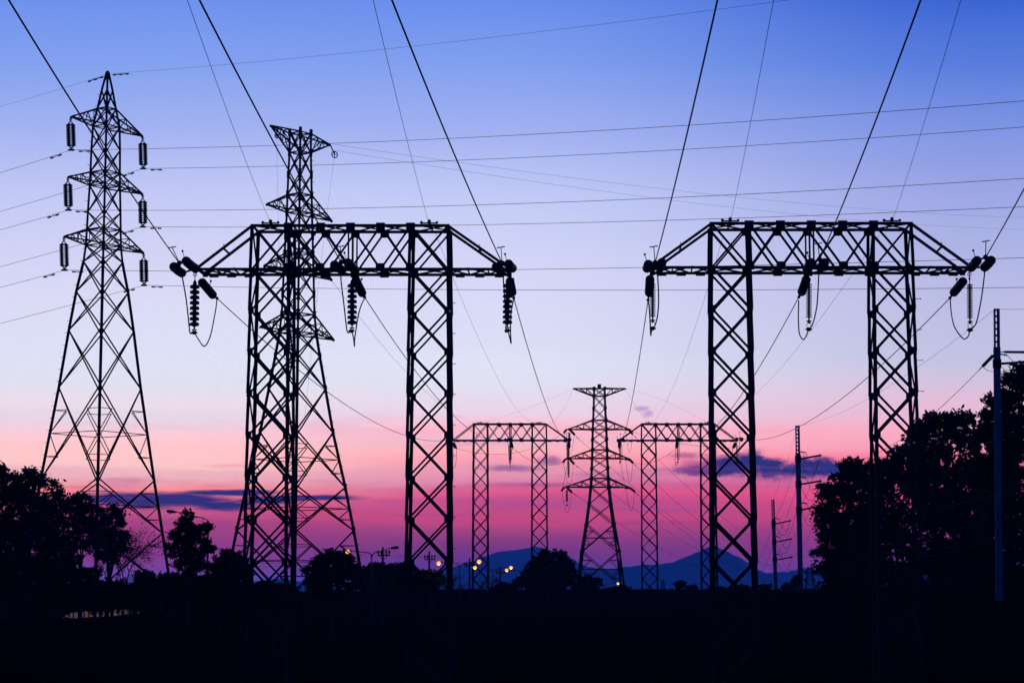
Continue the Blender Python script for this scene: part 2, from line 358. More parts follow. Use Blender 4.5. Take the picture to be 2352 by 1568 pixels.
# ------------------------------------------------------------------ gantries
DIRV = V((0.044, 1, 0)).normalized()
T_B = 2.4                                    # depth of the box-shaped beam
def gantry(D, nodes, tips, ytop, ylow, zbase, label, group):
    ym = (ytop + ylow) / 2
    X = [P(x, ym, D).x for x in nodes]; tipx = [P(x, ylow, D).x for x in tips]
    zt, zl = P(CX, ytop, D).z, P(CX, ylow, D).z
    root = thing('portal_gantry', ((X[0] + X[-1]) / 2, D, zbase), label, 'pylon gantry', group)
    def pt(x, z, far): return V((x, D, z)) + (DIRV * T_B if far else V())
    cb = MB(); npan = 10
    lev = [zl - (zl - zbase) * (k / npan) for k in range(npan + 1)]
    for c, (a, b) in enumerate(((0, 1), (len(X) - 2, len(X) - 1))):
        br = MB()
        xa, xb = X[a], X[b]
        def leg_at(z, side, far):            # slight spread towards the foot
            t = (zt - z) / (zt - zbase); sp_ = 0.13 * t
            q = pt(xa if side == 0 else xb, z, far)
            return q + V(((-1 if side == 0 else 1) * sp_, 0, 0)) + DIRV * ((1 if far else -1) * sp_ * 0.6)
        zs = [zt] + lev
        for k in range(len(zs) - 1):
            z0, z1 = zs[k], zs[k + 1]
            for far in (0, 1):
                w1, w2 = (0.17, 0.12) if (k + far) % 2 else (0.14, 0.13)
                br.bar(leg_at(z0, 0, far), leg_at(z1, 1, far), 0.07, w1); br.bar(leg_at(z0, 1, far) + DIRV * .08, leg_at(z1, 0, far) + DIRV * 0.08, 0.07, w2)
            for side in (0, 1):
                f0 = k % 2
                br.bar(leg_at(z0, side, f0), leg_at(z1, side, 1 - f0), 0.10, 0.07)
        if c == 1:
            z = zbase + 3.0
            while z < zl - 0.5:
                q = leg_at(z, 1, 0) + V((0.13, -0.1, 0)); br.bar(q, q + V((0.34, 0, 0)), 0.035); br.bar(q + V((.34, 0, -.05)), q + V((.34, 0, .05)), 0.03); z += 1.95
        col = br.build('column', M['steel'], root)
        for side in (0, 1):
            for far in (0, 1):
                lg = MB()
                for k in range(len(zs) - 1):
                    z0, z1 = zs[k], zs[k + 1]
                    o = V(((-1 if side == 0 else 1), 0, 0)); oy = DIRV * (1 if far else -1)
                    jog = (o + oy) * 0.05
                    lg.angle(leg_at(z0, side, far) + (o * .1 + oy * .1), leg_at(z1, side, far) + (o * .1 + oy * .1) + jog, 0.19, 0.05, -o, -oy)
                    pc = leg_at(z1, side, far)
                    if k > 0: lg.bar(pc - o * 0.04 + oy * 0.115 - V((0, 0, .24)), pc - o * 0.04 + oy * 0.115 + V((0, 0, .24)), 0.36, 0.03, (1, 0, 0))
                lo = lg.build('leg', M['steel'], col)
    # beam
    bm = MB()
    for i in range(len(X) - 1):
        for far in (0, 1):
            if i in (0, len(X) - 2): continue
            bm.bar(pt(X[i], zt, far), pt(X[i+1], zl, far), 0.07, 0.15); bm.bar(pt(X[i], zl, far) + DIRV * .08, pt(X[i+1], zt, far) + DIRV * .08, 0.07, 0.13)
        for z in (zt, zl):
            bm.bar(pt(X[i], z, i % 2), pt(X[i+1], z, 1 - i % 2), 0.09); bm.bar(pt(X[i], z + .08, 1 - i % 2), pt(X[i+1], z + .08, i % 2), 0.08)
    for x in X:
        for z in (zt, zl): bm.bar(pt(x, z, 0), pt(x, z, 1), 0.11)
    xm = X[len(X) // 2]
    for far in (0, 1):
        for dx in (-0.13, 0.13): bm.bar(pt(xm + dx, zl, far), pt(xm + dx, zt, far), 0.1)
    for i in range(1, len(X) - 1):
        for far in (0, 1):
            for z, s in ((zt, -1), (zl, 1)):
                c = pt(X[i], z + s * 0.10, far) + DIRV * (0.12 if far else -0.12)
                bm.bar(c - V((0, 0, .27)), c + V((0, 0, .27)), 0.58, 0.03, (1, 0, 0))
                if far == 0: bm.bar(pt(X[i], z + s * .08, 0) + V((0.2, .9, 0)), pt(X[i], z + s * .08, 0) + V((-.2, .9, 0)), 0.5, 0.02, DIRV)
    beam = bm.build('crossbeam', M['steel'], root)
    for z in (zt, zl):
        for far in (0, 1):
            MB().bar(pt(X[0] - .12, z, far), pt(X[-1] + .12, z, far), 0.19, 0.17).build('chord', M['steel'], beam)
    # arms
    for s, tx, ex in ((-1, tipx[0], X[0]), (1, tipx[1], X[-1])):
        am = MB()
        for far in (0, 1):
            am.bar(pt(ex, zt, far), pt(tx, zl + .12, far), 0.20, 0.16); am.bar(pt(ex, zl, far), pt(tx, zl, far), 0.18, 0.16)
            am.bar(pt(tx, zl - .15, far), pt(tx, zl + .25, far), 0.32, 0.06, (1, 0, 0))
        k = 3
        for j in range(k):
            a, b = ex + (tx - ex) * j / k, ex + (tx - ex) * (j + 1) / k
            am.bar(pt(a, zl, j % 2), pt(b, zl, 1 - j % 2), 0.09); am.bar(pt(a, zl + .07, 1 - j % 2), pt(b, zl + .07, j % 2), 0.08)
            am.bar(pt(b, zl, 0), pt(b, zl, 1), 0.08)
            c = pt((a + b) / 2, zl - .1, 1); am.bar(c - V((.3, 0, 0)), c + V((.3, 0, 0)), 0.16, 0.03, (0, 0, 1))
        q = 0.53
        am.bar(pt(lerp(ex, tx, q), lerp(zt, zl, q), 0), pt(lerp(ex, tx, q), lerp(zt, zl, q), 1), 0.10)
        r = pt(lerp(ex, tx, q), lerp(zt, zl, q), 0); am.bar(r, r + V((0, 0, .3)), 0.04)
        am.bar(pt(tx, zl, 0), pt(tx, zl, 1), 0.16)
        am.build('arm', M['steel'], root)
    for x in (X[0], X[1], X[-2], X[-1]):
        for far in (0, 1): MB().box(pt(x, zbase - .1, far), 0.9, 0.9, 0.7).build('footing', M['concrete'], root)
    # earth-wire fittings on the top chord
    for xi in (0.5, len(X) - 1.5):
        x = X[int(xi)] * 0.5 + X[int(xi) + 1] * 0.5; e = MB()
        e.ball(pt(x, zt + .28, 0), .12); e.bar(pt(x, zt, 0), pt(x, zt + .4, 0), .09); e.bar(pt(x - .45, zt + .16, 0), pt(x + .45, zt + .16, 0), .08)
        e.ball(pt(x - .5, zt + .2, 0), .1); e.ball(pt(x + .5, zt + .2, 0), .09); e.bar(pt(x, zt + .15, 0), pt(x, zt + .15, 1), .1)
        e.build('wire_clamp', M['steel'], beam)
    return root
ZB_N = -6.3
NOD_A = [579, 662, 736, 805, 874, 943, 1028]
NOD_B = [1635, 1721, 1793, 1864, 1936, 2007, 2093]
DA, DB = 130.0, 128.0
GA = gantry(DA, NOD_A, (455, 1166), 518, 618, ZB_N, 'large black steel gantry standing in front of a lattice pylon', 'transmission gantries')
GB = gantry(DB, NOD_B, (1500, 2226), 513, 614, ZB_N, 'large black steel gantry beside the dark trees and concrete pole', 'transmission gantries')
# the next pair of the same gantries down the line
K = 2.73
far_a = P(1171, 1010, DA * K); near_a = P((NOD_A[0] + NOD_A[-1]) / 2, 618, DA)
SH_A = V((far_a.x - near_a.x, DA * K - DA, far_a.z - near_a.z))
far_b = P(1558, 1010, DB * K * 1.012); near_b = P((NOD_B[0] + NOD_B[-1]) / 2, 614, DB)
SH_B = V((far_b.x - near_b.x, DB * K * 1.012 - DB, far_b.z - near_b.z))
copy_tree(GA, None, SH_A, 'small distant gantry with its second column behind a round bush')
copy_tree(GB, None, SH_B, 'small distant gantry in front of the peaked blue hill')

# ------------------------------------------------------------------ insulators and jumpers of the gantries
def string_path(a, b, bend=None):
    c = (a + b) / 2 + (bend or V()); n = 16
    return [a * (1 - t) ** 2 + c * 2 * t * (1 - t) + b * t * t for t in (i / n for i in range(n + 1))]
def discs(m, path, r, core, sheds, gap=0.35, seg=14):
    """a stack of insulator discs along a path"""
    L = [0.0]
    for p, q in zip(path, path[1:]): L.append(L[-1] + (q - p).length)
    def at(s):
        s = min(max(s, 0), L[-1])
        for i in range(len(path) - 1):
            if s <= L[i + 1] + 1e-9: return path[i].lerp(path[i + 1], (s - L[i]) / max(1e-9, L[i + 1] - L[i]))
        return path[-1]
    pts, rad = [at(0)], [core]; st = L[-1] / sheds
    for k in range(sheds):
        s0 = k * st
        for u, q in ((gap * .5, core), (gap * .55, r * .78), (gap * .55 + .2, r), (1 - gap * .5 + .02, r * .97), (1 - gap * .5 + .04, core)):
            pts.append(at(s0 + st * u) + (at(L[-1]) - at(0)).normalized() * 1e-4 * len(pts) * 0); rad.append(q)
    pts.append(at(L[-1])); rad.append(core)
    m.sweep(pts, rad, seg)
def ring(m, c, r, w, axis=V((0, 1, 0))):
    e1 = axis.orthogonal().normalized(); e2 = axis.cross(e1).normalized()
    pts = [c + (e1 * math.cos(t) + e2 * math.sin(t)) * r for t in (2 * math.pi * i / 14 for i in range(15))]
    m.sweep(pts, w, 5)

PHASES = []
def phase(D, s1, s2, clamp, fs, fend, jtop, jbot, jclamp, cable, thick, place, grp_far=True):
    """one phase on a gantry: paired strings to the near span, one string to the far span, a hanging string that steadies the jumper"""
    made = {}
    yoke = P(*clamp, D - 3.3)
    r = thing('tension_insulator', P(*s1[0], D), 'paired thick ribbed insulators %s' % place, 'insulator', 'paired tension insulators')
    for s in (s1, s2):
        a, b = P(*s[0], D - 0.1), P(*s[1], D - 3.1)
        m = MB(); discs(m, string_path(a, b, V((0, 0, -0.06))), 0.30, 0.19, 22, 0.3)
        m.build('insulator_stack', M['glaze'], r)
    y = MB(); e1, e2 = P(*s1[1], D - 3.2), P(*s2[1], D - 3.2)
    y.bar(e1, yoke, 0.1); y.bar(e2, yoke, 0.1); y.ball(yoke, .17)
    ln = MB(); ln.bar(P(*s1[0], D - .1), P(*s2[0], D - .1), 0.11); ln.bar(P(*s1[0], D - .1), P(*s1[0], D + .6), 0.12); ln.build('arm_link', M['steel'], r)
    y.build('yoke', M['steel'], r)
    h = MB(); tip = yoke + V((0.02, 0, 1.0)) + V((-.5 if clamp[0] < 600 else (-.1 if clamp[0] < 2200 else .02), 0, 0))
    h.bar(yoke, tip, 0.05); h.bar(tip - V((.25, 0, 0.04)), tip + V((.25, 0, .04)), 0.06)
    b0 = P(*s1[1], D - 3.0) + V((-.1, 0, .2)); h.bar(b0, b0 + V((-.12, 0, .38)), .035); h.ball(b0 + V((-.12, 0, .42)), .075)
    h.build('arcing_horn', M['steel'], r)
    made['near'] = r
    q = thing('tension_insulator', P(*fs[0], D + T_B), 'single ribbed insulator slanting away %s' % place, 'insulator', 'single tension insulators')
    a, b = P(*fs[0], D + T_B + .1), P(*fs[1], D + T_B + 3.4)
    m = MB(); discs(m, string_path(a, b), 0.295, 0.2, 24, 0.3); m.build('insulator_stack', M['glaze'], q)
    e = MB(); end = P(*fend, D + T_B + 3.9); e.bar(b, end, .1); e.bar(a, a + (a - b).normalized() * .5, .14); e.ball(end, .11)
    e.build('end_fitting', M['steel'], q)
    h = MB(); mid = lerp(a, b, .62); up = V((0.12 if fs[1][0] > fs[0][0] else -.02, 0, .62)); h.bar(mid, mid + up, .04); h.ball(mid + up, .08); h.build('arcing_horn', M['steel'], q)
    made['far'] = q
    dj = D + 1.3
    j = thing('jumper_insulator', P(*jtop, dj), ('%s hanging jumper string %s' % ('thick-disc' if thick else 'thin', place)), 'insulator', 'hanging jumper insulators')
    m = MB(); a, b = P(*jtop, dj), P(*jbot, dj)
    if thick:
        discs(m, [a, (a + b) / 2, b], 0.315, 0.13, 8, 0.42, 16)
        m.sweep([a + V((0, 0, .28)), a + V((0, 0, .1)), a], [.03, .12, .13], 12)
    else: discs(m, [a, (a + b) / 2, b], 0.2, 0.06, 18, 0.62, 14)
    m.build('insulator_stack', M['glaze'], j)
    c = MB(); jc = P(*jclamp, dj)
    hk = MB(); hk.bar(a, a + V((0, 0, .85)), .05); ring(hk, a + V((0, 0, .62)), .11, .025)
    if not thick: hk.ball(a + V((0, 0, .34)), .08)
    hk.build('hook', M['steel'], j); c.bar(b, b - V((0, 0, .22)), .09); c.bar(b - V((.16, 0, .2)), b - V((-.16, 0, .2)), .07)
    for s in (-1, 1): c.bar(b + V((s * .06, 0, -.2)), b + V((s * .13, 0, -.36)), .03); c.bar(b + V((s * .13, 0, -.36)), jc + V((s * .12, 0, .08)), .03)
    c.ball(jc, .17, 10, .8); c.bar(jc - V((.2, 0, 0)), jc + V((.2, 0, 0)), .09)
    if not thick: c.ball(b - V((0, 0, .3)), .08)
    c.build('jumper_clamp', M['steel'], j)
    made['hang'] = j
    m = MB(); n = len(cable); ci = cable.index('c'); pts = []
    for i, p in enumerate(cable):
        if p == 'c': pts.append(jc); continue
        d = lerp(D - 3.1, dj - .25, i / ci) if i < ci else lerp(dj + .3, D + T_B + 3.9, (i - ci) / (n - 1 - ci))
        pts.append(P(*p, d))
    m.sweep(catmull([yoke] + pts, 9), 0.042, 6)
    made['cable'] = tag(m.build('jumper_cable', M['cable']), 'slack jumper cable looping %s' % place, 'cable', 'jumper cables')
    made['yoke'], made['end'] = yoke, end
    PHASES.append(made)
    return made
GAT_A, GAT_B = 'gantry before the pylon', 'gantry by the trees'
phase(DA, ((449.5, 617), (427, 599)), ((418, 627), (399, 612)), (412, 604), ((464, 648), (489, 677.6)), (498.7, 685), (447.5, 652), (446.3, 750), (446.2, 763.7),
      [(419, 638), (428, 690), (433.5, 740), (435.6, 761), (439, 766), 'c', (455, 778), (469.2, 794.9), (482, 775), (491, 735), (496.3, 705), (498, 687)], True, 'at the outer arm of the ' + GAT_A)
phase(DA, ((815.4, 620), (799, 603)), ((786, 620), (768, 608)), (784, 602), ((817, 643), (832, 673.5)), (837.6, 682.5), (809, 650), (808.6, 746), (807.2, 760),
      [(782.6, 635), (790, 700), (796, 752), (799.5, 764), 'c', (812, 776), (814, 795), (815, 776), (822, 730), (828.5, 704), (836.7, 686)], True, 'mid-beam on the ' + GAT_A)
phase(DA, ((1177, 616), (1168, 606)), ((1152, 622), (1139.5, 612)), (1153.4, 604), ((1171.4, 645.6), (1176.7, 672)), (1180, 684), (1166, 650), (1165.5, 745), (1165.7, 759),
      [(1155.8, 637), (1160, 700), (1162, 752), (1160.8, 763), 'c', (1171, 776), (1174, 788), (1172.5, 760), (1174, 720), (1179.6, 686)], True, 'at the inner arm of the ' + GAT_A)
phase(DB, ((1486, 616), (1489.4, 607)), ((1517.3, 614), (1520.2, 602.6)), (1504.8, 603), ((1493, 640.7), (1491, 673)), (1488.5, 689), (1499, 650), (1499, 728), (1499.2, 754),
      [(1509.9, 629), (1512.8, 683), (1510.6, 722), (1505, 746), 'c', (1496, 763), (1494.6, 769.6), (1493.2, 740), (1491, 705), (1489, 690)], False, 'at the inner arm of the ' + GAT_B)
phase(DB, ((1853.5, 618), (1863, 603)), ((1884.5, 614.5), (1894, 603)), (1882.5, 596), ((1852, 642), (1841.5, 671)), (1835, 682), (1858, 650), (1858, 730), (1857.6, 756),
      [(1880.6, 630), (1877.5, 690), (1872.7, 722), (1865, 748), 'c', (1850, 775), (1843.5, 778.6), (1836, 765), (1833.7, 731), (1834.5, 690)], False, 'mid-beam on the ' + GAT_B)
phase(DB, ((2230, 614.5), (2244.3, 598)), ((2261.3, 613.6), (2276.6, 597.5)), (2264, 590.7), ((2212, 646), (2190.7, 672)), (2182, 684), (2227.3, 652), (2227.8, 731), (2228, 757.6),
      [(2261.6, 625.5), (2254, 686), (2242, 742), 'c', (2224, 772), (2212, 777), (2192.4, 750.5), (2184.8, 716.5), (2182.5, 686)], False, 'at the outer arm of the ' + GAT_B)
FPL = ['by the big gantry column', 'mid-beam', 'by the distant pylon', 'by the distant pylon', 'mid-beam', 'at its far tip']
FAR = []
for i, ph in enumerate(PHASES):
    sh = SH_A if i < 3 else SH_B
    wh = 'on the bush-side small gantry' if i < 3 else 'on the hill-side small gantry'
    copy_tree(ph['near'], None, sh, 'tiny paired insulators %s %s' % (wh, FPL[i]))
    copy_tree(ph['far'], None, sh, 'tiny single slanting insulator %s %s' % (wh, FPL[i]))
    copy_tree(ph['hang'], None, sh, 'tiny hanging insulator %s %s' % (wh, FPL[i]))
    copy_tree(ph['cable'], None, sh, 'tiny jumper loop %s %s' % (wh, FPL[i]))
    FAR.append((ph['yoke'] + sh, ph['end'] + sh))

# ------------------------------------------------------------------ wires
def span(a, b, via=None, sag=0.0, t0=0.0, t1=1.0, n=44):
    """points of a hanging wire from a to b; via = a picture position it passes"""
    if via is not None:
        lo, hi = 0.001, 0.999; rising = proj(b)[0] > proj(a)[0]
        for _ in range(50):
            t = (lo + hi) / 2; x = proj(a.lerp(b, t))[0]
            if (x < via[0]) == rising: lo = t
            else: hi = t
        p = a.lerp(b, t); z = P(via[0], via[1], p.y).z
        sag = (p.z - z) / (4 * t * (1 - t))
    return [a.lerp(b, t) - V((0, 0, sag * 4 * t * (1 - t))) for t in (t0 + (t1 - t0) * i / n for i in range(n + 1))]
def wire(pts, r, label, name='conductor', cat='power line', group=None, dampers=()):
    m = MB(); m.sweep(pts, r, 5); o = m.build(name, M['cable']); tag(o, label, cat, group)
    for idx, d in dampers:                   # vibration dampers: d metres along the wire from point idx
        s = 1 if d > 0 else -1; rest = abs(d); i = idx
        while 0 <= i + s < len(pts) and (pts[i + s] - pts[i]).length < rest: rest -= (pts[i + s] - pts[i]).length; i += s
        if not 0 <= i + s < len(pts): continue
        t = (pts[i + s] - pts[i]).normalized(); c = pts[i] + t * rest; k = MB()
        dn = V((0, 0, -.11)); k.bar(c, c + dn, .05); k.bar(c + dn - t * .42, c + dn + t * .42, .03)
        for e in (-.38, .38): k.bar(c + dn + t * (e - .16), c + dn + t * (e + .16), .1)
        k.build('vibration_damper', M['steel'], o)
    return o
G1 = 'thick conductors over the near gantries'
for i, (top, D, lab) in enumerate((((20, 0), 130, 'thick black conductor crossing in front of the three-armed pylon'), ((458, 0), 130, 'thick black conductor passing beside the ringed pylon top to mid-beam'),
        ((900, 0), 130, 'thick black conductor dropping to the inner arm of the gantry before the pylon'), ((1648, 0), 128, 'thick black conductor dropping to the inner arm of the gantry by the trees'),
        ((2115, 0), 128, 'thick black conductor dropping to mid-beam of the gantry by the trees'), ((2573, 0), 128, 'thick black conductor meeting the outer arm of the gantry by the trees'))):
    a = PHASES[i]['yoke']; b = P(top[0], top[1], 66)
    wire(span(a, b, None, 0.25, 0, 1.45), 0.036, lab, group=G1)
G2 = 'thin earth wires over the near gantries'
for a, top, D, lab in (((621, 512), (430, 0), DA, 'thin earth wire to the outer column top of the gantry before the pylon'), ((985, 513), (857, 0), DA, 'thin earth wire to the inner column top of the gantry before the pylon'),
        ((1678, 507), (1777, 0), DB, 'thin earth wire to the inner column top of the gantry by the trees'), ((2050, 506), (2207, 0), DB, 'thin earth wire to the outer column top of the gantry by the trees')):
    wire(span(P(*a, D), P(*top, 66), None, 0.2, 0, 1.4), 0.0115, lab, 'earth_wire', group=G2)
G3 = 'conductors between near and distant gantries'
VIA = [(760, 905), (940, 832), (1228, 850), (1462, 860), (1728, 868), (1990, 868)]
L3 = ['outer arm', 'mid-beam', 'inner arm', 'inner arm', 'mid-beam', 'outer arm']
for i in range(6):
    wire(span(PHASES[i]['end'], FAR[i][0], VIA[i]), 0.034, 'sagging conductor running away from the %s of the %s' % (L3[i], GAT_A if i < 3 else GAT_B), group=G3)
G4 = 'earth wires between near and distant gantries'
for a, b, via, D, lab in (((700, 560), (1104, 972), (860, 770), DA, 'faint earth wire sagging away behind the first column of the gantry before the pylon'),
        ((1000, 535), (1232, 971), (1150, 880), DA, 'faint earth wire sagging through the gap beside the inner gantry column'),
        ((1662, 540), (1490, 972), (1590, 770), DB, 'faint earth wire sagging between the two columns and the pink sky'),
        ((2020, 540), (1626, 972), (1830, 800), DB, 'faint earth wire crossing between both columns of the gantry by the trees')):
    wire(span(P(*a, D + T_B), P(*b, D * K), via), 0.012, lab, 'earth_wire', group=G4)

# ------------------------------------------------------------------ lattice pylons
def pylon(axis_x, D, u, levels, halves, arms, base_z, label, group, leg_w, br_w, peak=False, sub=(), belts=(), steps=True, plates=False, box=False):
    """levels: picture rows of the panel points; halves: half side of the square body there in metres"""
    u = V((u[0], u[1], 0)).normalized(); v = V((u.y, -u.x, 0))
    c0 = P(axis_x, levels[0], D); ax, ay = c0.x, D
    zs = [P(axis_x, y, D).z for y in levels]
    if zs[-1] > base_z: zs.append(base_z); halves = list(halves) + [halves[-1] + (halves[-1] - halves[-2]) * (zs[-2] - base_z) / max(.1, zs[-3] - zs[-2])]
    root = thing('lattice_pylon', (ax, ay, zs[-1]), label, 'pylon', group)
    def hw(z):
        for (za, ha), (zb, hb) in zip(zip(zs, halves), list(zip(zs, halves))[1:]):
            if z >= zb - 1e-6: return ha + (hb - ha) * (za - z) / (za - zb)
        return halves[-1]
    def cor(z, i):
        s = ((-1, -1), (1, -1), (1, 1), (-1, 1))[i % 4]; h = hw(z)
        return V((ax, ay, z)) + u * (s[0] * h) + v * (s[1] * h)
    br = MB(); gp = br
    for k in range(len(zs) - 1):
        za, zb = zs[k], zs[k + 1]
        for i in range(4):
            a0, a1, b0, b1 = cor(za, i), cor(za, i + 1), cor(zb, i), cor(zb, i + 1)
            big = 1.0 if k < 9 else 1.15
            br.bar(a0, b1, br_w * big); br.bar(a1, b0, br_w * big)
            if k in belts: br.bar(b0, b1, br_w)
            if k in sub:
                mid = (a0 + a1 + b0 + b1) / 4
                hl, hr = cor(mid.z, i), cor(mid.z, i + 1)
                br.bar(hl, hr, br_w * .8)
                for pa, le, ch in ((a0, i, hl), (a1, i + 1, hr), (b0, i, hl), (b1, i + 1, hr)):
                    q = (pa + mid) / 2; br.bar(q, cor(q.z, le), br_w * .7); br.bar(q, ch, br_w * .7)
    if plates:
        for k in range(len(zs)):
            for i in range(4):
                p = cor(zs[k], i); gp.bar(p - V((0, 0, .3)), p + V((0, 0, .3)), leg_w * 1.9, leg_w * 1.4, (1, 0, 0))
    for i in range(4):
        lg = MB()
        for k in range(len(zs) - 1): lg.bar(cor(zs[k], i), cor(zs[k + 1], i), leg_w * (1 if k < len(zs) * .55 else 1.3), None, u)
        lg.build('leg', M['steel'], root)
    if steps:
        i = 0; z = zs[-1] + 3
        nearest = min(range(4), key=lambda q: cor(zs[-2], q).x) if steps == 'l' else max(range(4), key=lambda q: cor(zs[-2], q).x)
        sx = -1 if steps == 'l' else 1
        while z < zs[1]:
            q = cor(z, nearest); br.bar(q, q + V((sx * .26, 0, 0)), .03); z += .9
    for (ytop, ybot, *_) in arms:
        for zz in (P(axis_x, ytop, D).z, P(axis_x, ybot, D).z):
            for i in range(4): br.bar(cor(zz, i), cor(zz, i + 1), br_w)
            br.bar(cor(zz, 0), cor(zz, 2), br_w * .7)
    br.build('body', M['steel'], root)
    tips = []
    for (ytop, ybot, tl, tr, dl, dr, flat) in arms:
        zt, zb = P(axis_x, ytop, D).z, P(axis_x, ybot, D).z
        for sgn, tp, dd in ((-1, tl, dl), (1, tr, dr)):
            tip = P(*tp, D + dd); am = MB()
            ids = (0, 3) if sgn < 0 else (1, 2)
            t_ = [cor(zt, i) for i in ids]; b_ = [cor(zb, i) for i in ids]
            w = leg_w * .8
            for p in t_ + b_: am.bar(p, tip, w)
            for f, g in ((.36, .36), (.66, .66)):
                tt = [p.lerp(tip, f) for p in t_]; bb = [p.lerp(tip, f) for p in b_]
                am.bar(tt[0], tt[1], br_w * .8); am.bar(bb[0], bb[1], br_w * .8)
                for q in (0, 1): am.bar(tt[q], bb[q], br_w * .8)
                am.bar(tt[0], b_[0].lerp(tip, max(0, f - .33)), br_w * .8); am.bar(tt[1], b_[1].lerp(tip, max(0, f - .33)), br_w * .8)
            am.bar(tip - (tip - t_[0]).normalized() * .5, tip + V((0, 0, -.06)), w * 1.5)
            am.build('crossarm', M['steel'], root); tips.append(tip)
    if peak:
        q = V((ax, ay, zs[0])); MB().box(q, .22, .2, .22).build('cap', M['steel'], root)
    if box:
        MB().box(V((ax, ay, zs[0] + .55)), .75, .6, .75).build('equipment_box', M['plate'], root)
    return root, tips
sc = 1 / 1.0884
UV = (0.551, 0.834)
lvL = [182, 226, 272, 317, 375, 431, 465, 531, 574, 614, 655, 730, 827, 970, 1200, 1331, 1480]
hwL = [.06, .28, .478, .69, .74, .76, .78, .84, .87, .90, 1.0, 1.33, 1.66, 2.09, 2.88, 3.36, 3.87]
PL, tipL = pylon(269 * sc, 150, UV, [y * sc for y in lvL], hwL,
    [(272 * sc, 317 * sc, (177 * sc, 292 * sc), (357 * sc, 341 * sc), -3, 3, 0), (431 * sc, 465 * sc, (170 * sc, 442 * sc), (357 * sc, 485.5 * sc), -3, 3, 0), (574 * sc, 614 * sc, (160 * sc, 591 * sc), (359.5 * sc, 632.5 * sc), -3.1, 3.1, 0)],
    -3.2, 'tall pointed pylon with six hanging insulator pairs, rising from the trees', 'lattice pylons', 0.115, 0.068, peak=True, sub=(13, 14), steps='l')
lvM = [332, 382, 437, 487, 532, 590, 634, 679, 735, 786, 833, 890, 972, 1080, 1217, 1325, 1478]
pxM = [54, 54, 58, 61, 63, 68, 71, 75, 78, 82, 92, 111, 141, 181, 245, 289, 345]
DM = 166.0
PM, tipM = pylon(751 * sc, DM, (0.63, 0.776), [y * sc for y in lvM], [p / (5120 / DM) / 2.82 for p in pxM],
    [(334 * sc, 382 * sc, (676 * sc, 313.5 * sc), (825.7 * sc, 362.3 * sc), -3, 3, 1), (487 * sc, 532 * sc, (666 * sc, 511 * sc), (830.5 * sc, 553 * sc), -3.2, 3.2, 0),
     (634 * sc, 679 * sc, (660 * sc, 664 * sc), (830 * sc, 700 * sc), -3.2, 3.2, 0), (786 * sc, 833 * sc, (650 * sc, 817 * sc), (835.4 * sc, 850 * sc), -3.3, 3.3, 0)],
    -3.0, 'flat-topped pylon with bare arms behind the large gantry', 'lattice pylons', 0.13, 0.08, sub=(13, 14, 15), plates=True, steps='r')
lvF = [971, 990, 1020, 1050, 1073, 1098, 1124, 1145, 1170, 1195, 1217, 1260, 1310, 1378, 1466]
pxF = [13.2, 13.6, 14.4, 16, 17, 17.6, 18.4, 19, 20, 21, 22.5, 27, 34, 45, 55]
DF = 430.0
PF, tipF = pylon(1498.3 * sc, DF, (1, 0.02), [y * sc for y in lvF], [p / (5120 / DF) for p in pxF],
    [(971 * sc, 990 * sc, (1432.7 * sc, 971 * sc), (1564.4 * sc, 971 * sc), 0, 0, 1), (1050 * sc, 1073 * sc, (1419 * sc, 1073 * sc), (1574 * sc, 1073 * sc), 0, 0, 0),
     (1124 * sc, 1145 * sc, (1417 * sc, 1146 * sc), (1574 * sc, 1147 * sc), 0, 0, 0), (1195 * sc, 1217 * sc, (1413 * sc, 1217 * sc), (1573.7 * sc, 1218 * sc), 0, 0, 0)],
    -1.0, 'distant symmetrical pylon standing between the two small gantries', 'lattice pylons', 0.3, 0.15, sub=(12, 13), plates=True, steps=False, box=True)
for (x, y0, y1, wd, D, lab) in ((2024, 1416, 1476, 26, 1300, 'tiny far pylon at the edge of the trees'), (1657, 1448, 1474, 10, 1900, 'tiny far pylon at the foot of the peaked hill')):
    k = D / 5120; lv = [y0 + (y1 - y0) * i / 6 for i in range(7)]
    pylon(x * sc, D, (1, .1), [y * sc for y in lv], [wd * k * (.16 + .05 * i) for i in range(7)],
        [(lv[1] * sc, lv[2] * sc, ((x - wd * .6) * sc, lv[1] * sc), ((x + wd * .6) * sc, lv[1] * sc), 0, 0, 0), (lv[3] * sc, lv[4] * sc, ((x - wd * .55) * sc, lv[3] * sc), ((x + wd * .55) * sc, lv[3] * sc), 0, 0, 0)],
        ground_z(P(x * sc, 1350, D).x, D), lab, 'lattice pylons', .4, .25, steps=False)

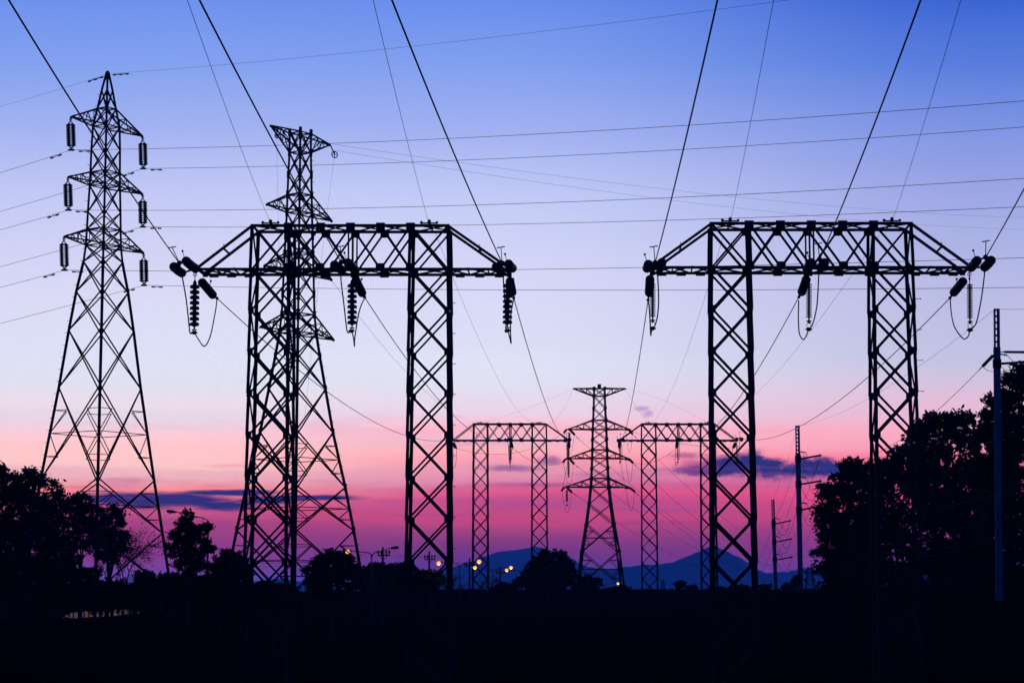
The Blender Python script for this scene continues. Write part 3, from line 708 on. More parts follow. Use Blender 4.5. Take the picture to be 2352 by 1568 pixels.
# pointed pylon: six pairs of hanging strings, each holding one through wire
attL = [(178, 375), (358, 421.5), (171, 525), (357, 567), (161, 675), (360, 713)]
ARML = ['upper near', 'upper far', 'middle near', 'middle far', 'lower near', 'lower far']
VV = V((UV[1], -UV[0], 0)).normalized()
endR = [232, 292, 410, 475, 592, 660]; viaR = [(588, 335.6), (588, 383), (600, 481.5), (600, 521.6), (900, 622), (900, 664)]
endL = [397, 486, 528, 613, 660, 743]
for i in range(6):
    d = 147 if i % 2 == 0 else 153
    tip = tipL[i]; at = P(attL[i][0] * sc, attL[i][1] * sc, d)
    r = thing('suspension_insulator', tip, 'pair of hanging disc strings under the %s arm of the pointed pylon' % ARML[i], 'insulator', 'hanging insulators of the pointed pylon')
    top = tip - V((0, 0, .55)); bot = at + V((0, 0, .28)); sd = V((.175, 0, 0))
    for s in (-1, 1):
        m = MB(); discs(m, [top + sd * s, (top + bot) / 2 + sd * s, bot + sd * s], 0.175, 0.09, 10, 0.42, 12); m.build('insulator_stack', M['glaze'], r)
    hg = MB(); hg.bar(tip, top + V((0, 0, .25)), .07); ring(hg, tip - V((0, 0, .18)), .09, .025)
    for e, h_ in ((top, .25), (bot, -.22)):
        m = hg if h_ > 0 else MB(); c = e + V((0, 0, h_)); m.bar(c, e + sd, .07); m.bar(c, e - sd, .07); m.bar(e + sd, e - sd, .06)
    m.bar(at - V((.22, 0, 0)), at + V((.22, 0, 0)), .13); m.bar(at, at + V((0, 0, .2)), .1); m.build('yoke', M['steel'], r); hg.build('hanger', M['steel'], r)
    # left span runs away, right span comes towards us
    def along(px, sgn):
        a = (px - CX) / F; s = (a * at.y - at.x) / (sgn * VV.x - a * sgn * VV.y * 1.0)
        return at.y + sgn * VV.y * s
    lx = 0; dl = along(0, -1); dr = along(2352, 1)
    pl = span(at, P(0, endL[i], dl), None, .02, 0, 3.2, 14); pr = span(at, P(2352, endR[i], dr), viaR[i], 0, 0, 1.25, 60)
    pts = list(reversed(pl)) + pr[1:]
    wire(pts, 0.016, 'fine power line held by the %s insulators of the pointed pylon' % ARML[i], group='lines through the pointed pylon', dampers=((14, -1.5), (14, 1.35)))
pk = P(248.5, 170, 150)
a = P(0, 245, 160); b = P(1800, 2, 108)
pts = list(reversed(span(pk, a, None, .05, 0, 3, 14))) + span(pk, b, (980, 103), 0, 0, 1.4, 60)[1:]
wire(pts, 0.009, 'hair-thin earth wire over the peak of the pointed pylon', 'earth_wire', group=None, dampers=((14, -1.2), (14, -2.0), (14, 1.2), (14, 2.0)))

# flat-topped pylon: stringing wheels, ropes and two lines leaving them
for i, (px, q, lab) in enumerate((((692 / 1.0884, 340 / 1.0884), tipM[0], 'small stringing wheel on the near top arm of the flat-topped pylon'), ((836.5 / 1.0884, 386.5 / 1.0884), tipM[1], 'larger stringing wheel on the far top arm of the flat-topped pylon'))):
    d = DM + (-3, 3)[i]; c = P(*px, d); r = thing('stringing_wheel', c, lab, 'wheel', 'stringing wheels')
    R = (.17, .27)[i]; m = MB(); ring(m, c, R, .045, V((.5, -.8, 0)).normalized()); m.build('rim', M['steel'], r)
    m = MB(); m.bar(c + V((0, 0, -R)), c + V((0, 0, R)), .06); m.bar(c - V((R * .7, 0, 0)), c + V((R * .7, 0, 0)), .04); m.build('spoke', M['steel'], r)
    m = MB(); m.bar(c, q if i else q + V((.35, 0, -.5)), .1); m.build('hanger', M['steel'], r)
    foot = (650, 575) if i == 0 else (700, 960)
    pts = span(c, P(*foot, d + 1), (638, 420) if i == 0 else (752, 480), 0, 0, 1, 20)
    wire(pts, .008, 'faint pull rope hanging from the %s stringing wheel' % ('small' if i == 0 else 'larger'), 'pull_rope', 'rope', 'pull ropes')
for a, b, via, lab in (((762, 331), (2352, 500), (1640, 447), 'faint line leaving the flat-topped pylon arm, upper of two'), ((772, 346), (2352, 527), (1480, 452), 'faint line leaving the stringing wheel, lower of two')):
    wire(span(P(*a, DM + 3), P(*b, 290), via, 0, 0, 1.2), 0.010, lab, group='lines from the flat-topped pylon')

# distant pylon
FS = {2: ((160, 850), (207, 903)), 3: ((1003, 838), (1050, 892)), 4: ((150, 1272), (200, 1325)), 5: ((1005, 1262), (1056, 1312)), 6: None, 7: None}
def c6(x, y): return ((1400 + x / 5.808) * sc, (930 + y / 5.808) * sc)
def c6b(x, y): return ((1080 + x / 2.613) * sc, (900 + y / 2.613) * sc)
FEND = {}
for i in range(2, 8):
    nm = ('upper', 'upper', 'middle', 'middle', 'lower', 'lower')[i - 2]; sd = 'gantry-with-bush' if i % 2 == 0 else 'peaked-hill'
    if FS[i]: p, q = c6(*FS[i][0]), c6(*FS[i][1])
    else: p, q = (c6b(888, 838), c6b(912, 860)) if i == 6 else (c6b(1300, 838), c6b(1324, 858))
    a, b = P(*p, DF + .8), P(*q, DF + 4.2)
    r = thing('tension_insulator', a, 'tiny insulator on the %s arm of the distant pylon, %s side' % (nm, sd), 'insulator', 'tension insulators of the distant pylon')
    m = MB(); discs(m, string_path(a, b), .27, .16, 16, .3, 8); m.build('insulator_stack', M['glaze'], r)
    m = MB(); m.bar(tipF[i], a, .2); m.bar(b, b + (b - a).normalized() * .5, .16)
    a2 = tipF[i] + V((-.3 if i % 2 == 0 else .1, -.2, -.1)); b2 = a2 + V((-.5 if i % 2 == 0 else -1.1, -2.6, -.75 if i % 2 == 0 else -.1))
    m.build('end_fitting', M['steel'], r)
    k = MB(); discs(k, string_path(a2, b2), .25, .16, 14, .3, 8); k.build('insulator_stack', M['glaze'], r)
    FEND[i] = (b2, b)
    j = [b2, lerp(b2, b, .3) - V((0, 0, 3.2 if i % 2 else 3.6)), lerp(b2, b, .55) - V((0, 0, 4.4)), lerp(b2, b, .8) - V((0, 0, 3.2)), b]
    m = MB(); m.sweep(catmull(j, 7), .035, 5); tag(m.build('jumper_cable', M['cable']), 'tiny jumper loop under the distant pylon %s arm, %s side' % (nm, sd), 'cable', 'jumper cables of the distant pylon')
    if i % 2 == 0:
        h = tipF[i] + V((.35, 0, -.15)); r = thing('jumper_insulator', h, 'tiny hanging disc string under the %s arm of the distant pylon' % nm, 'insulator', 'hanging insulators of the distant pylon')
        m = MB(); discs(m, [h - V((0, 0, .5)), h - V((0, 0, 1.8)), h - V((0, 0, 3.3 if i < 6 else 2.9))], .3, .11, 12, .45, 10); m.build('insulator_stack', M['glaze'], r)
        m = MB(); m.bar(h, h - V((0, 0, .6)), .08); e = h - V((0, 0, 3.6)); m.bar(e, e + V((0, 0, .4)), .08); m.ball(e, .2); m.build('jumper_clamp', M['steel'], r)
OUT = {2: ((2016, 1388), c6b(1360, 865)), 3: ((2032, 1386), c6b(1470, 640)), 4: ((2016, 1414), c6b(1360, 1000)), 5: ((2034, 1410), c6b(1470, 815)), 6: ((2014, 1436), c6b(1360, 1152)), 7: ((2036, 1434), c6b(1470, 980))}
for i in range(2, 8):
    nm = ('upper', 'upper', 'middle', 'middle', 'lower', 'lower')[i - 2]; sd = 'gantry-with-bush' if i % 2 == 0 else 'peaked-hill'
    p = OUT[i][0]; a = FEND[i][1]; b = P(p[0] * sc, p[1] * sc, 1300)
    wire(span(a, b, OUT[i][1], 0, 0, 1, 60), .035, 'faint line falling from the %s arm of the distant pylon, %s side' % (nm, sd), group='lines beyond the distant pylon', dampers=((0, 3.4), (0, 5.4)))
    src = FAR[{2: 0, 4: 1, 6: 2, 7: 3, 5: 4, 3: 5}[i]][1]
    via = {2: c6b(490, 611), 4: c6b(770, 685), 6: c6b(874, 740), 7: c6b(1256, 760), 5: c6b(1390, 676), 3: None}[i]
    wire(span(src, FEND[i][0], via if i in (2, 4, 5) else None, .8, 0, 1, 36), .032, 'slack small-gantry line to the %s arm of the distant pylon, %s side' % (nm, sd), group='lines from small gantries to the distant pylon')
for (p, q, t, via, lab) in (((1105, 971), 0, 0, (1220, 934), 'faint earth wire from the outer top of the small gantry behind the bush'), ((1236, 971), 0, 0, (1300, 930), 'faint earth wire from the inner top of the small gantry behind the bush'),
        ((1492, 971), 1, 0, (1468, 944), 'faint earth wire from the inner top of the small gantry before the hill'), ((1625, 971), 1, 0, (1530, 922), 'faint earth wire from the outer top of the small gantry before the hill')):
    wire(span(P(*p, 357), tipF[q], via), .014, lab, 'earth_wire', group='earth wires to the distant pylon')

# ------------------------------------------------------------------ concrete line poles with ladder tops
def ladder_pole(xt, yt, xb, D, wpx, ylad, arms, label, rungs):
    zb = ground_z(P(xb, HOR, D).x, D); top = P(xt, yt, D); base = P(xb, HOR, D); base = V((base.x, D, zb))
    r = thing('concrete_pole', base, label, 'utility pole', 'concrete line poles')
    w = wpx * D / F; m = MB(); zl = P(xt, ylad, D).z
    def ax(z): return base.lerp(top, (z - base.z) / (top.z - base.z))
    j = ax(zl); m.bar(base, j, w * 1.12, w * .9, (1, 0, 0))
    m.build('shaft', M['concrete'], r)
    m = MB(); m.bar(j + V((-w * .38, 0, 0)), top + V((-w * .38, 0, 0)), w * .24, w * .7, (1, 0, 0)); m.bar(j + V((w * .30, 0, 0)), top + V((w * .30, 0, 0)), w * .42, w * .7, (1, 0, 0))
    for k in range(1, rungs + 1):
        q = j.lerp(top, k / rungs); m.bar(q + V((-w * .3, 0, -w * .2)), q + V((w * .2, 0, -w * .2)), w * .34, w * .5, (0, 0, 1))
    m.build('ladder_head', M['concrete'], r)
    tips = []
    for (x0, y0, x1, y1) in arms:
        a, b = P(x0, y0, D), P(x1, y1, D); m = MB(); m.bar(a, b, w * .45, w * .42); c = ax(a.z); m.bar(c - V((0, 0, w * .8)), c + V((0, 0, w * .8)), w * 1.35, w * 1.1, (1, 0, 0))
        m.ball(b, w * .3); m.build('arm', M['steel'], r); tips.append(b)
        m = MB(); i0 = ax(a.z + w * 1.9); i1 = i0 + V((w * 1.9, 0, -w * .35)); discs(m, [i0, (i0 + i1) / 2, i1], w * .2, w * .1, 6, .6, 8); m.build('stub_insulator', M['glaze'], r)
        for s, dz in ((0, 1.0), (1, 1.7)):
            q = MB(); st = i1 if s == 0 else i0 + V((w * .4, 0, -w * 2.2)); en = b
            q.sweep(catmull([st, lerp(st, en, .4) - V((0, 0, w * (2.2 + dz))), lerp(st, en, .75) - V((0, 0, w * (1.8 + dz))), en], 6), w * .035 + .008, 4)
            q.build('jumper_loop', M['cable'], r)
    return r, top, tips
def c8(x, y): return (1680 + x / 2.614) * sc, (950 + y / 2.614) * sc
P1, top1, t1 = ladder_pole(2289, 709, 2294, 140, 12.6, 797, [(2300, 835, 2420, 826)], 'tall navy concrete pole in front of the big trees', 6)
P2, top2, t2 = ladder_pole(1831.5, 977, 1839, 332, 9.6, 1040, [(*c8(835, 515), *c8(968, 490)), (*c8(838, 680), *c8(970, 658)), (*c8(840, 848), *c8(968, 822))], 'concrete pole with three arms beside the tree edge', 7)
P3, top3, t3 = ladder_pole(1775, 1147, 1782, 348, 7.0, 1190, [(*c8(680, 937), *c8(772, 917)), (*c8(685, 1055), *c8(778, 1036)), (*c8(688, 1172), *c8(783, 1154))], 'smaller more distant concrete pole with three arms', 7)
# strings on the near pole
for a, b, n, lab, rr in (((2281, 816), (2257, 841), 16, 'slanting ribbed insulator on the near concrete pole', .13), ((2306, 808), (2385, 809), 22, 'level ribbed insulator on the near concrete pole', .10)):
    p, q = P(*a, 140), P(*b, 140.5); r = thing('pole_insulator', p, lab, 'insulator', 'insulators of the near concrete pole')
    m = MB(); discs(m, [p, (p + q) / 2, q], rr, .05, n, .5, 10); m.build('insulator_stack', M['glaze'], r)
    m = MB(); t = (q - p).normalized(); m.bar(p - t * .5, p, .06); m.bar(q, q + t * .3, .06); m.build('end_fitting', M['steel'], r)
lp = P(2257, 841, 140.5)
wire(span(lp, t2[0], (2150, 944)), .022, 'sagging line from the near concrete pole to the three-armed pole', group='lines between the concrete poles')
wire(span(top1 - V((.2, 0, .1)), top2, (2058, 876)), .012, 'faint earth wire joining the ladder tops of the two nearer poles', 'earth_wire', group='earth wires of the concrete poles')
wire(span(top1, P(2400, 708, 120), None, .05), .012, 'faint level earth wire from the near ladder top to the frame edge', 'earth_wire', group='earth wires of the concrete poles')
m = MB(); m.sweep(catmull([lp, P(2266, 849, 140.4), P(2280, 853, 140.2), P(2300, 853, 139.8), P(2330, 846, 139.8)], 6), .018, 5); tag(m.build('jumper_cable', M['cable']), 'slack jumper looping round the near concrete pole', 'cable')
for i, (e, via) in enumerate((((2330, 1120), (2230, 1150)), ((2330, 1215), (2200, 1262)))):
    wire(span(t2[i + 1], P(*e, 140), via), .022, ('upper', 'lower')[i] + ' line from the three-armed pole passing in front of the dark trees', group='lines between the concrete poles')
for i in range(3):
    n_ = ('top', 'middle', 'bottom')[i]
    a = P2.location.lerp(top2, (t2[i].z - P2.location.z) / (top2.z - P2.location.z)); b = P3.location.lerp(top3, (t3[i].z - P3.location.z) / (top3.z - P3.location.z))
    wire(span(a, b, None, 1.1), .022, 'drooping line between the two distant poles, %s arm' % n_, group='lines between the concrete poles')
    wire(span(t2[i], t3[i], None, 1.6), .022, 'drooping line between the arm tips of the two distant poles, %s' % n_, group='lines between the concrete poles')
    c = P((1680 + (545 + 22 * i) / 2.614) * sc, (950 + (1190 + 60 * i) / 2.614) * sc, 520)
    wire(span(b, c, None, 1.6), .022, 'faint line dropping behind the smallest concrete pole, %s arm' % n_, group='lines between the concrete poles')
wire(span(top2, top3, None, .8), .012, 'faint earth wire between the ladder tops of the two distant poles', 'earth_wire', group='earth wires of the concrete poles')

# ------------------------------------------------------------------ street lamps
def street_lamp(x, yj, D, heads, label, group='street lamps'):
    b = P(x, HOR, D); zb = ground_z(b.x, D); base = V((b.x, D, zb)); j = P(x, yj, D); j = V((b.x, D, j.z))
    r = thing('street_lamp', base, label, 'street lamp', group)
    m = MB(); m.sweep([base, base.lerp(j, .5), j], [.11, .09, .06], 8); m.build('pole', M['lamp'], r, True)
    for (hx, hy, on) in heads:
        h = P(hx, hy, D); s = 1 if h.x > j.x else -1; m = MB()
        m.sweep(catmull([j - V((0, 0, .3)), j + V((s * .25, 0, .12)), lerp(j, h, .5) + V((0, 0, .05)), h - V((s * .4, 0, 0.02))], 5), .04, 6); m.build('bracket', M['lamp'], r)
        m = MB(); d = V((s, 0, .12)).normalized()
        m.sweep([h - d * .42, h - d * .3, h, h + d * .3, h + d * .4], [.05, .10, .14, .13, .04], 8); hd = m.build('lamp_head', M['lamp'], r)
        m = MB(); m.ball(h + d * .08 - V((0, 0.03, .12)), .28 if on else .13, 12, .85 if on else .6); m.build('lamp_glass', M['lit'] if on else M['lens'], hd)
        if on:
            l = bpy.data.lights.new('lamp_light', 'POINT'); l.energy = 110; l.color = (1, .5, .14); l.shadow_soft_size = .2
            lo = bpy.data.objects.new('lamp_light', l); COL.objects.link(lo); lo.parent = r; lo.location = h + d * .08 - V((0, .1, .45)) - base
def s5(x, y): return (500 + x / 2.613) * sc, (900 + y / 2.613) * sc
def head(p, on): return (p[0], p[1], on)
street_lamp(s5(1120, 0)[0], s5(0, 1266)[1], 200, [head(s5(968, 1243), 1), head(s5(1272, 1224), 0)], 'twin street lamp with one lit head beside the ringed pylon foot')
street_lamp(c6b(180, 0)[0], c6b(0, 1338)[1], 245, [head(c6b(48, 1318), 1), head(c6b(303, 1308), 1)], 'twin street lamp with both heads lit, by the inner gantry column')
street_lamp(c6b(397, 0)[0], c6b(0, 1372)[1], 290, [head(c6b(284, 1348), 1), head(c6b(512, 1348), 1)], 'twin lit street lamp between the small gantry column and the round bush')
street_lamp(c6b(585, 0)[0], c6b(0, 1382)[1], 320, [head(c6b(491, 1365), 1), head(c6b(680, 1382), 0)], 'twin street lamp half hidden behind the round bush, one head lit')
street_lamp(c6b(1062, 0)[0], c6b(0, 1428)[1], 370, [head(c6b(1027, 1416), 1)], 'small lit lamp beside the foot of the distant pylon')
street_lamp(c6b(1128, 0)[0], c6b(0, 1466)[1], 400, [head(c6b(1043, 1450), 1), head(c6b(1212, 1453), 1)], 'low twin lit lamp under the legs of the distant pylon')
street_lamp(517.7 * sc, 1300 * sc, 172, [head((428 * sc, 1278 * sc), 0)], 'unlit single-arm street lamp reaching over the small round tree', None)

# ------------------------------------------------------------------ small utility poles
def small_pole(x, yt, ya, x0, x1, D, label):
    b = P(x, HOR, D); base = V((b.x, D, ground_z(b.x, D))); top = P(x, yt, D)
    r = thing('utility_pole', base, label, 'utility pole', 'small utility poles')
    MB().sweep([base, top], [.15, .1], 8).build('pole', M['post'], r)
    m = MB(); a, c = P(x0, ya, D), P(x1, ya - 1, D); m.bar(a, c, .14); m.bar(lerp(a, c, .5) - V((.1, 0, .6)), lerp(a, c, .2), .05); m.bar(lerp(a, c, .5) - V((.1, 0, .6)), lerp(a, c, .8), .05); m.build('crossarm', M['post'], r)
    pins = []
    for t in (.05, .3, .7, .95):
        m = MB(); q = lerp(a, c, t); m.sweep([q, q + V((0, 0, .2)), q + V((0, 0, .25)), q + V((0, 0, .5))], [.05, .06, .12, .08], 6); m.build('pin_insulator', M['glaze'], r); pins.append(q + V((0, 0, .5)))
    return pins
up = [small_pole(957 * sc, 1367 * sc, 1388 * sc, 944 * sc, 974.5 * sc, 215, 'small crossarm pole rising from the umbrella trees by the twin lamp'),
      small_pole(1073 * sc, 1377 * sc, 1397.5 * sc, 1060.6 * sc, 1088 * sc, 250, 'small crossarm pole seen through the inner gantry column'),
      small_pole(1173.8 * sc, 1393.7 * sc, 1413.6 * sc, 1162 * sc, 1180 * sc, 285, 'small crossarm pole just beside the small gantry column'),
      small_pole(1250.7 * sc, 1414.7 * sc, 1432 * sc, 1239 * sc, 1263 * sc, 330, 'small crossarm pole between lamp and round bush')]
for i in range(3):
    for k, w_ in ((0, 'outer'), (3, 'inner')):
        wire(span(up[i][k], up[i + 1][k], None, .5), .014, '%s thin wire of small crossarm poles, %s span' % (w_, ('first', 'second', 'third')[i]), group='wires of the small crossarm poles')
for k, w_ in ((0, 'outer'), (3, 'inner')):
    wire(span(up[0][k], P(560, 1290 + k * 3, 190), None, .6, 0, 2.0), .014, '%s thin wire running low behind the flat-topped pylon' % w_, group='wires of the small crossarm poles')

# ------------------------------------------------------------------ trees
def leaf_mesh(name, pos, size, rng, mat, parent):
    n = len(pos)
    a = rng.normal(size=(n, 3)); a /= np.linalg.norm(a, axis=1)[:, None]
    b = rng.normal(size=(n, 3)); b -= a * (a * b).sum(1)[:, None]; b /= np.linalg.norm(b, axis=1)[:, None]
    s = (size * rng.uniform(.6, 1.4, n))[:, None]
    v = np.empty((n, 4, 3)); v[:, 0] = pos - a * s; v[:, 1] = pos + b * s * .45 + a * s * .1; v[:, 2] = pos + a * s; v[:, 3] = pos - b * s * .45 + a * s * .1
    o0 = np.array(origin(parent)); v = (v - o0).reshape(-1, 3)
    me = bpy.data.meshes.new(name); me.vertices.add(4 * n); me.vertices.foreach_set('co', v.ravel())
    me.loops.add(4 * n); me.loops.foreach_set('vertex_index', np.arange(4 * n, dtype=np.int32))
    me.polygons.add(n); me.polygons.foreach_set('loop_start', np.arange(0, 4 * n, 4, dtype=np.int32)); me.polygons.foreach_set('loop_total', np.full(n, 4, dtype=np.int32))
    me.update(); me.validate(); me.materials.append(mat)
    o = bpy.data.objects.new(name, me); COL.objects.link(o); o.parent = parent
    return o
def tree(D, bx, lobes, label, seed, size=.2, dens=1.0, clump=.55, cat='tree', name='leafy_tree', group='dark trees', mat='leaf', fork=.35, trunk_r=.2, drop=0.0):
    rng = np.random.default_rng(seed); pr = random.Random(seed)
    b = P(bx, HOR, D); base = V((b.x, D, ground_z(b.x, D) - .1))
    r = thing(name, base, label, cat, group)
    pos = []; tw = MB(); cs = []
    for (x, y, rx, ry) in lobes:
        ma, mb = rx * D / F, ry * D / F; md = (ma + mb) * .5
        c = P(x, y, D + pr.uniform(-.5, .5) * md); cs.append((c, ma, mb, md))
        area = math.pi * ma * mb; ncl = max(5, int(area * (2.9 if x > 1850 else 2.4) * dens / (clump ** 2)))
        d = rng.normal(size=(ncl, 3)); d /= np.linalg.norm(d, axis=1)[:, None]
        rad = rng.uniform(.25, 1.0, ncl) ** .6 * rng.uniform(.8, 1.15, ncl)
        cl = np.array(c) + d * rad[:, None] * np.array([ma, md, mb])
        if dens <= 1.05 and ncl > 12:
            nzv = np.array([mnoise.noise((p[0] * .42 + seed, p[1] * .2, p[2] * .6)) for p in cl]); hi_ = (y < (1110 if x > 1800 else 1190))
            cl = cl[nzv > (-.36 if hi_ else -.75)]; ncl = len(cl)
        per = max(6, int(22 * (.2 / size) ** 1.2))
        q = np.repeat(cl, per, axis=0); q = q + rng.normal(size=q.shape) * clump * np.array([.36, .36, .28])
        pos.append(q)
        for t in cl[:10]:
            if (V(t) - c).length > .3: tw.sweep(catmull([c, lerp(c, V(t), .5) + V((0, 0, .2)), V(t)], 3), [.05 * trunk_r / .2] * 3 + [.04] * 2 + [.02] * 2 if False else .022, 4)
    pos = np.concatenate(pos); pos = pos[pos[:, 2] > base.z + .05]
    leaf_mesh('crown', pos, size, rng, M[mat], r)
    lo = min(c[0].z - c[2] for c in cs); hi = max(c[0].z for c in cs)
    fk = base.lerp(V((sum(c[0].x for c in cs) / len(cs), D, hi)), fork)
    tw.sweep(catmull([base, base.lerp(fk, .5) + V((pr.uniform(-.15, .15), 0, 0)), fk], 4), [trunk_r * (1 - .04 * i) for i in range(9)], 8)
    for c, ma, mb, md in cs:
        m_ = fk.lerp(c, .5) + V((0, 0, -abs(c.z - fk.z) * .08)); tw.sweep(catmull([fk, m_, c], 5), [trunk_r * .55 * (1 - .07 * i) for i in range(11)], 6)
    tw.build('trunk', M['bark'], r)
    return r
def bare_tree(D, bx, top, spread, label, seed, lean=0.0, name='bare_tree', group=None, r0=.12, depth=6, leaves=0):
    pr = random.Random(seed); b = P(bx, HOR, D); base = V((b.x, D, ground_z(b.x, D) - .1)); H = P(bx, top, D).z - base.z
    r = thing(name, base, label, 'tree', group); m = MB(); ends = []
    def grow(p, d, L, rad, k):
        q = p + d * L; m.sweep([p, p.lerp(q, .5) + V((pr.uniform(-1, 1), pr.uniform(-1, 1), 0)) * L * .05, q], [rad, rad * .85, rad * .7], 5 if k < 3 else 4, False); ends.append(q)
        if k >= depth: return
        for _ in range(2 if pr.random() < .55 else 3):
            n = (d + V((pr.gauss(0, 1), pr.gauss(0, 1), pr.gauss(.0, .6))) * spread + V((lean, 0, .12 if k < 3 else -.05))).normalized(); grow(q, n, L * pr.uniform(.62, .84), rad * .62, k + 1)
    grow(base, V((lean * .4, 0, 1)).normalized(), H * .27, r0, 0)
    m.build('trunk', M['bark'], r)
    if leaves:
        rng = np.random.default_rng(seed); e = np.array([tuple(q) for q in ends[len(ends) // 3:]]); q = e[rng.integers(0, len(e), leaves)] + rng.normal(size=(leaves, 3)) * .22
        leaf_mesh('crown', q, .09, rng, M['leaf2'], r)
    return r
# trees round the pointed pylon
tree(186, 10, [(-8, 1085, 26, 22), (4, 1125, 42, 36), (-12, 1190, 50, 60), (20, 1260, 60, 70)], 'dark tree cut by the frame edge, outermost in its clump', 11, .2, 1.2)
tree(184, 62, [(58, 1092, 36, 20), (84, 1106, 24, 18), (48, 1130, 46, 30), (72, 1170, 50, 42), (66, 1240, 60, 60)], 'tall dark tree with a domed crown behind the pointed pylon leg', 12, .19, 1.1)
tree(182, 128, [(120, 1112, 16, 12), (138, 1132, 10, 9), (128, 1150, 36, 24), (126, 1200, 46, 46), (140, 1265, 52, 50)], 'dark tree with small knobbly top between domed tree and pylon', 13, .18, 1.1)
tree(180, 186, [(186, 1146, 26, 14), (170, 1158, 30, 18), (196, 1176, 40, 30), (192, 1230, 46, 46)], 'dark tree just in front of the purple cloud bank end', 14, .18, 1.05)
tree(178, 248, [(246, 1172, 26, 16), (266, 1192, 24, 20), (240, 1210, 40, 32), (256, 1260, 44, 36), (272, 1235, 30, 26)], 'dark tree beside the central legs of the pointed pylon', 15, .18, .95)
bare_tree(176, 282, 1185, .55, 'wispy half-bare tree with drooping twigs under the pylon leg', 21, .16, r0=.10, depth=7, leaves=900)
bare_tree(174, 255, 1195, .5, 'thin-stemmed half-bare tree among the pylon legs', 22, .06, r0=.10, depth=7, leaves=500)
bare_tree(177, 230, 1205, .5, 'slender bare-stemmed tree in the gap under the dark crowns', 26, .02, r0=.09, depth=6, leaves=500)
tree(168, 432, [(430, 1183, 15, 14), (428, 1205, 30, 20), (416, 1232, 30, 22), (452, 1222, 30, 18), (474, 1212, 17, 12), (408, 1265, 32, 26), (450, 1262, 38, 28), (476, 1252, 18, 16), (440, 1298, 46, 22)], 'small rounded tree standing alone beneath the street lamp', 16, .16, .85, .45)
# undergrowth under the left clump: each bush its own
k = 0
for x, y, rx, ry in ((-20, 1335, 70, 60), (60, 1330, 60, 55), (130, 1336, 60, 50), (190, 1345, 50, 42), (245, 1362, 50, 30), (300, 1368, 46, 28), (352, 1352, 38, 28), (395, 1350, 42, 32), (452, 1356, 46, 36), (505, 1348, 40, 38), (560, 1366, 50, 34), (630, 1372, 56, 34), (330, 1330, 26, 14)):
    k += 1
    lab = ['low dark bush at the frame edge under the trees', 'low dark bush below the domed tree', 'low dark bush below the knobbly tree', 'low dark bush under the cloud-side tree', 'low dark bush under the central pylon legs', 'low dark bush below the wispy tree', 'low dark bush beside the pointed pylon leg foot', 'low dark bush under the lone rounded tree, pylon side', 'low dark bush under the lone rounded tree, gantry side', 'low dark bush between lone tree and ringed pylon', 'low dark bush at the outer foot of the gantry column', 'low dark bush between the feet of the flat-topped pylon', 'small tuft of bush below the wispy twigs'][k - 1]
    lobes = [(x, y, rx, ry), (x, 1376, rx * 1.05, 32)] + [(x + dx * rx, y - ry * .72, rx * .3, ry * .28) for dx in (-.5, .05, .55)]
    tree(171 - (k % 3), x, lobes, lab, 40 + k, .19, 1.0, .5, 'bush', 'dark_bush', 'low dark bushes', fork=.2, trunk_r=.09)
# thin trunks standing before the water
for k in range(24):
    x = 158 + k * 11.5 + (k * 37 % 9); D = 174 + (k * 13 % 7)
    b = P(x, HOR, D); base = V((b.x, D, ground_z(b.x, D) - .1)); m = MB(); pr = random.Random(k)
    t = thing('sapling', base, 'thin dark sapling stem in the row before the pale water', 'sapling', 'row of sapling stems')
    tp = base + V((pr.uniform(-.3, .3), 0, 2.0)); m.sweep(catmull([base, base.lerp(tp, .5) + V((pr.uniform(-.1, .1), 0, 0)), tp], 4), [.06 - .003 * i for i in range(9)], 6)
    if k % 3 == 0: m.sweep([base + V((0, 0, .5)), base + V((pr.uniform(-.5, .5), 0, 1.6))], .035, 5)
    m.build('trunk', M['bark'], t)
    rng = np.random.default_rng(k); q = np.array(tp) + rng.normal(size=(110, 3)) * np.array([.6, .5, .32]) + np.array([0, 0, .25]); leaf_mesh('crown', q, .16, rng, M['leaf'], t)
# behind the flat-topped pylon
tree(186, 525, [(520, 1272, 12, 12), (525, 1288, 30, 22), (548, 1290, 22, 22), (505, 1300, 22, 20), (535, 1318, 42, 28)], 'bush with a pointed tip beside the outer gantry column', 31, .17, .9, .42, 'bush', 'leafy_bush', 'bushes behind the gantry', trunk_r=.1)
tree(196, 762, [(765, 1275, 26, 18), (742, 1290, 30, 18), (790, 1284, 28, 18), (760, 1310, 56, 32), (815, 1318, 28, 22), (718, 1318, 28, 24), (762, 1345, 70, 26)], 'broad bush behind the flat-topped pylon foot', 32, .17, 1.0, .45, 'bush', 'leafy_bush', 'bushes behind the gantry', trunk_r=.14)
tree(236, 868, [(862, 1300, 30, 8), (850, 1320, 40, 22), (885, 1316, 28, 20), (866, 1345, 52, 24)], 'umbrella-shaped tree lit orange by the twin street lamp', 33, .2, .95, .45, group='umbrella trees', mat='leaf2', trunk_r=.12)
tree(240, 932, [(928, 1298, 32, 7), (906, 1308, 30, 8), (932, 1326, 44, 22), (960, 1338, 30, 18), (930, 1348, 60, 22)], 'flat-topped umbrella tree below the crossarm pole', 34, .2, .95, .45, group='umbrella trees', trunk_r=.12)
tree(246, 1000, [(985, 1316, 26, 8), (1000, 1328, 28, 14), (975, 1342, 50, 20)], 'low umbrella tree just past the inner gantry column', 35, .2, .9, .45, group='umbrella trees', trunk_r=.12)
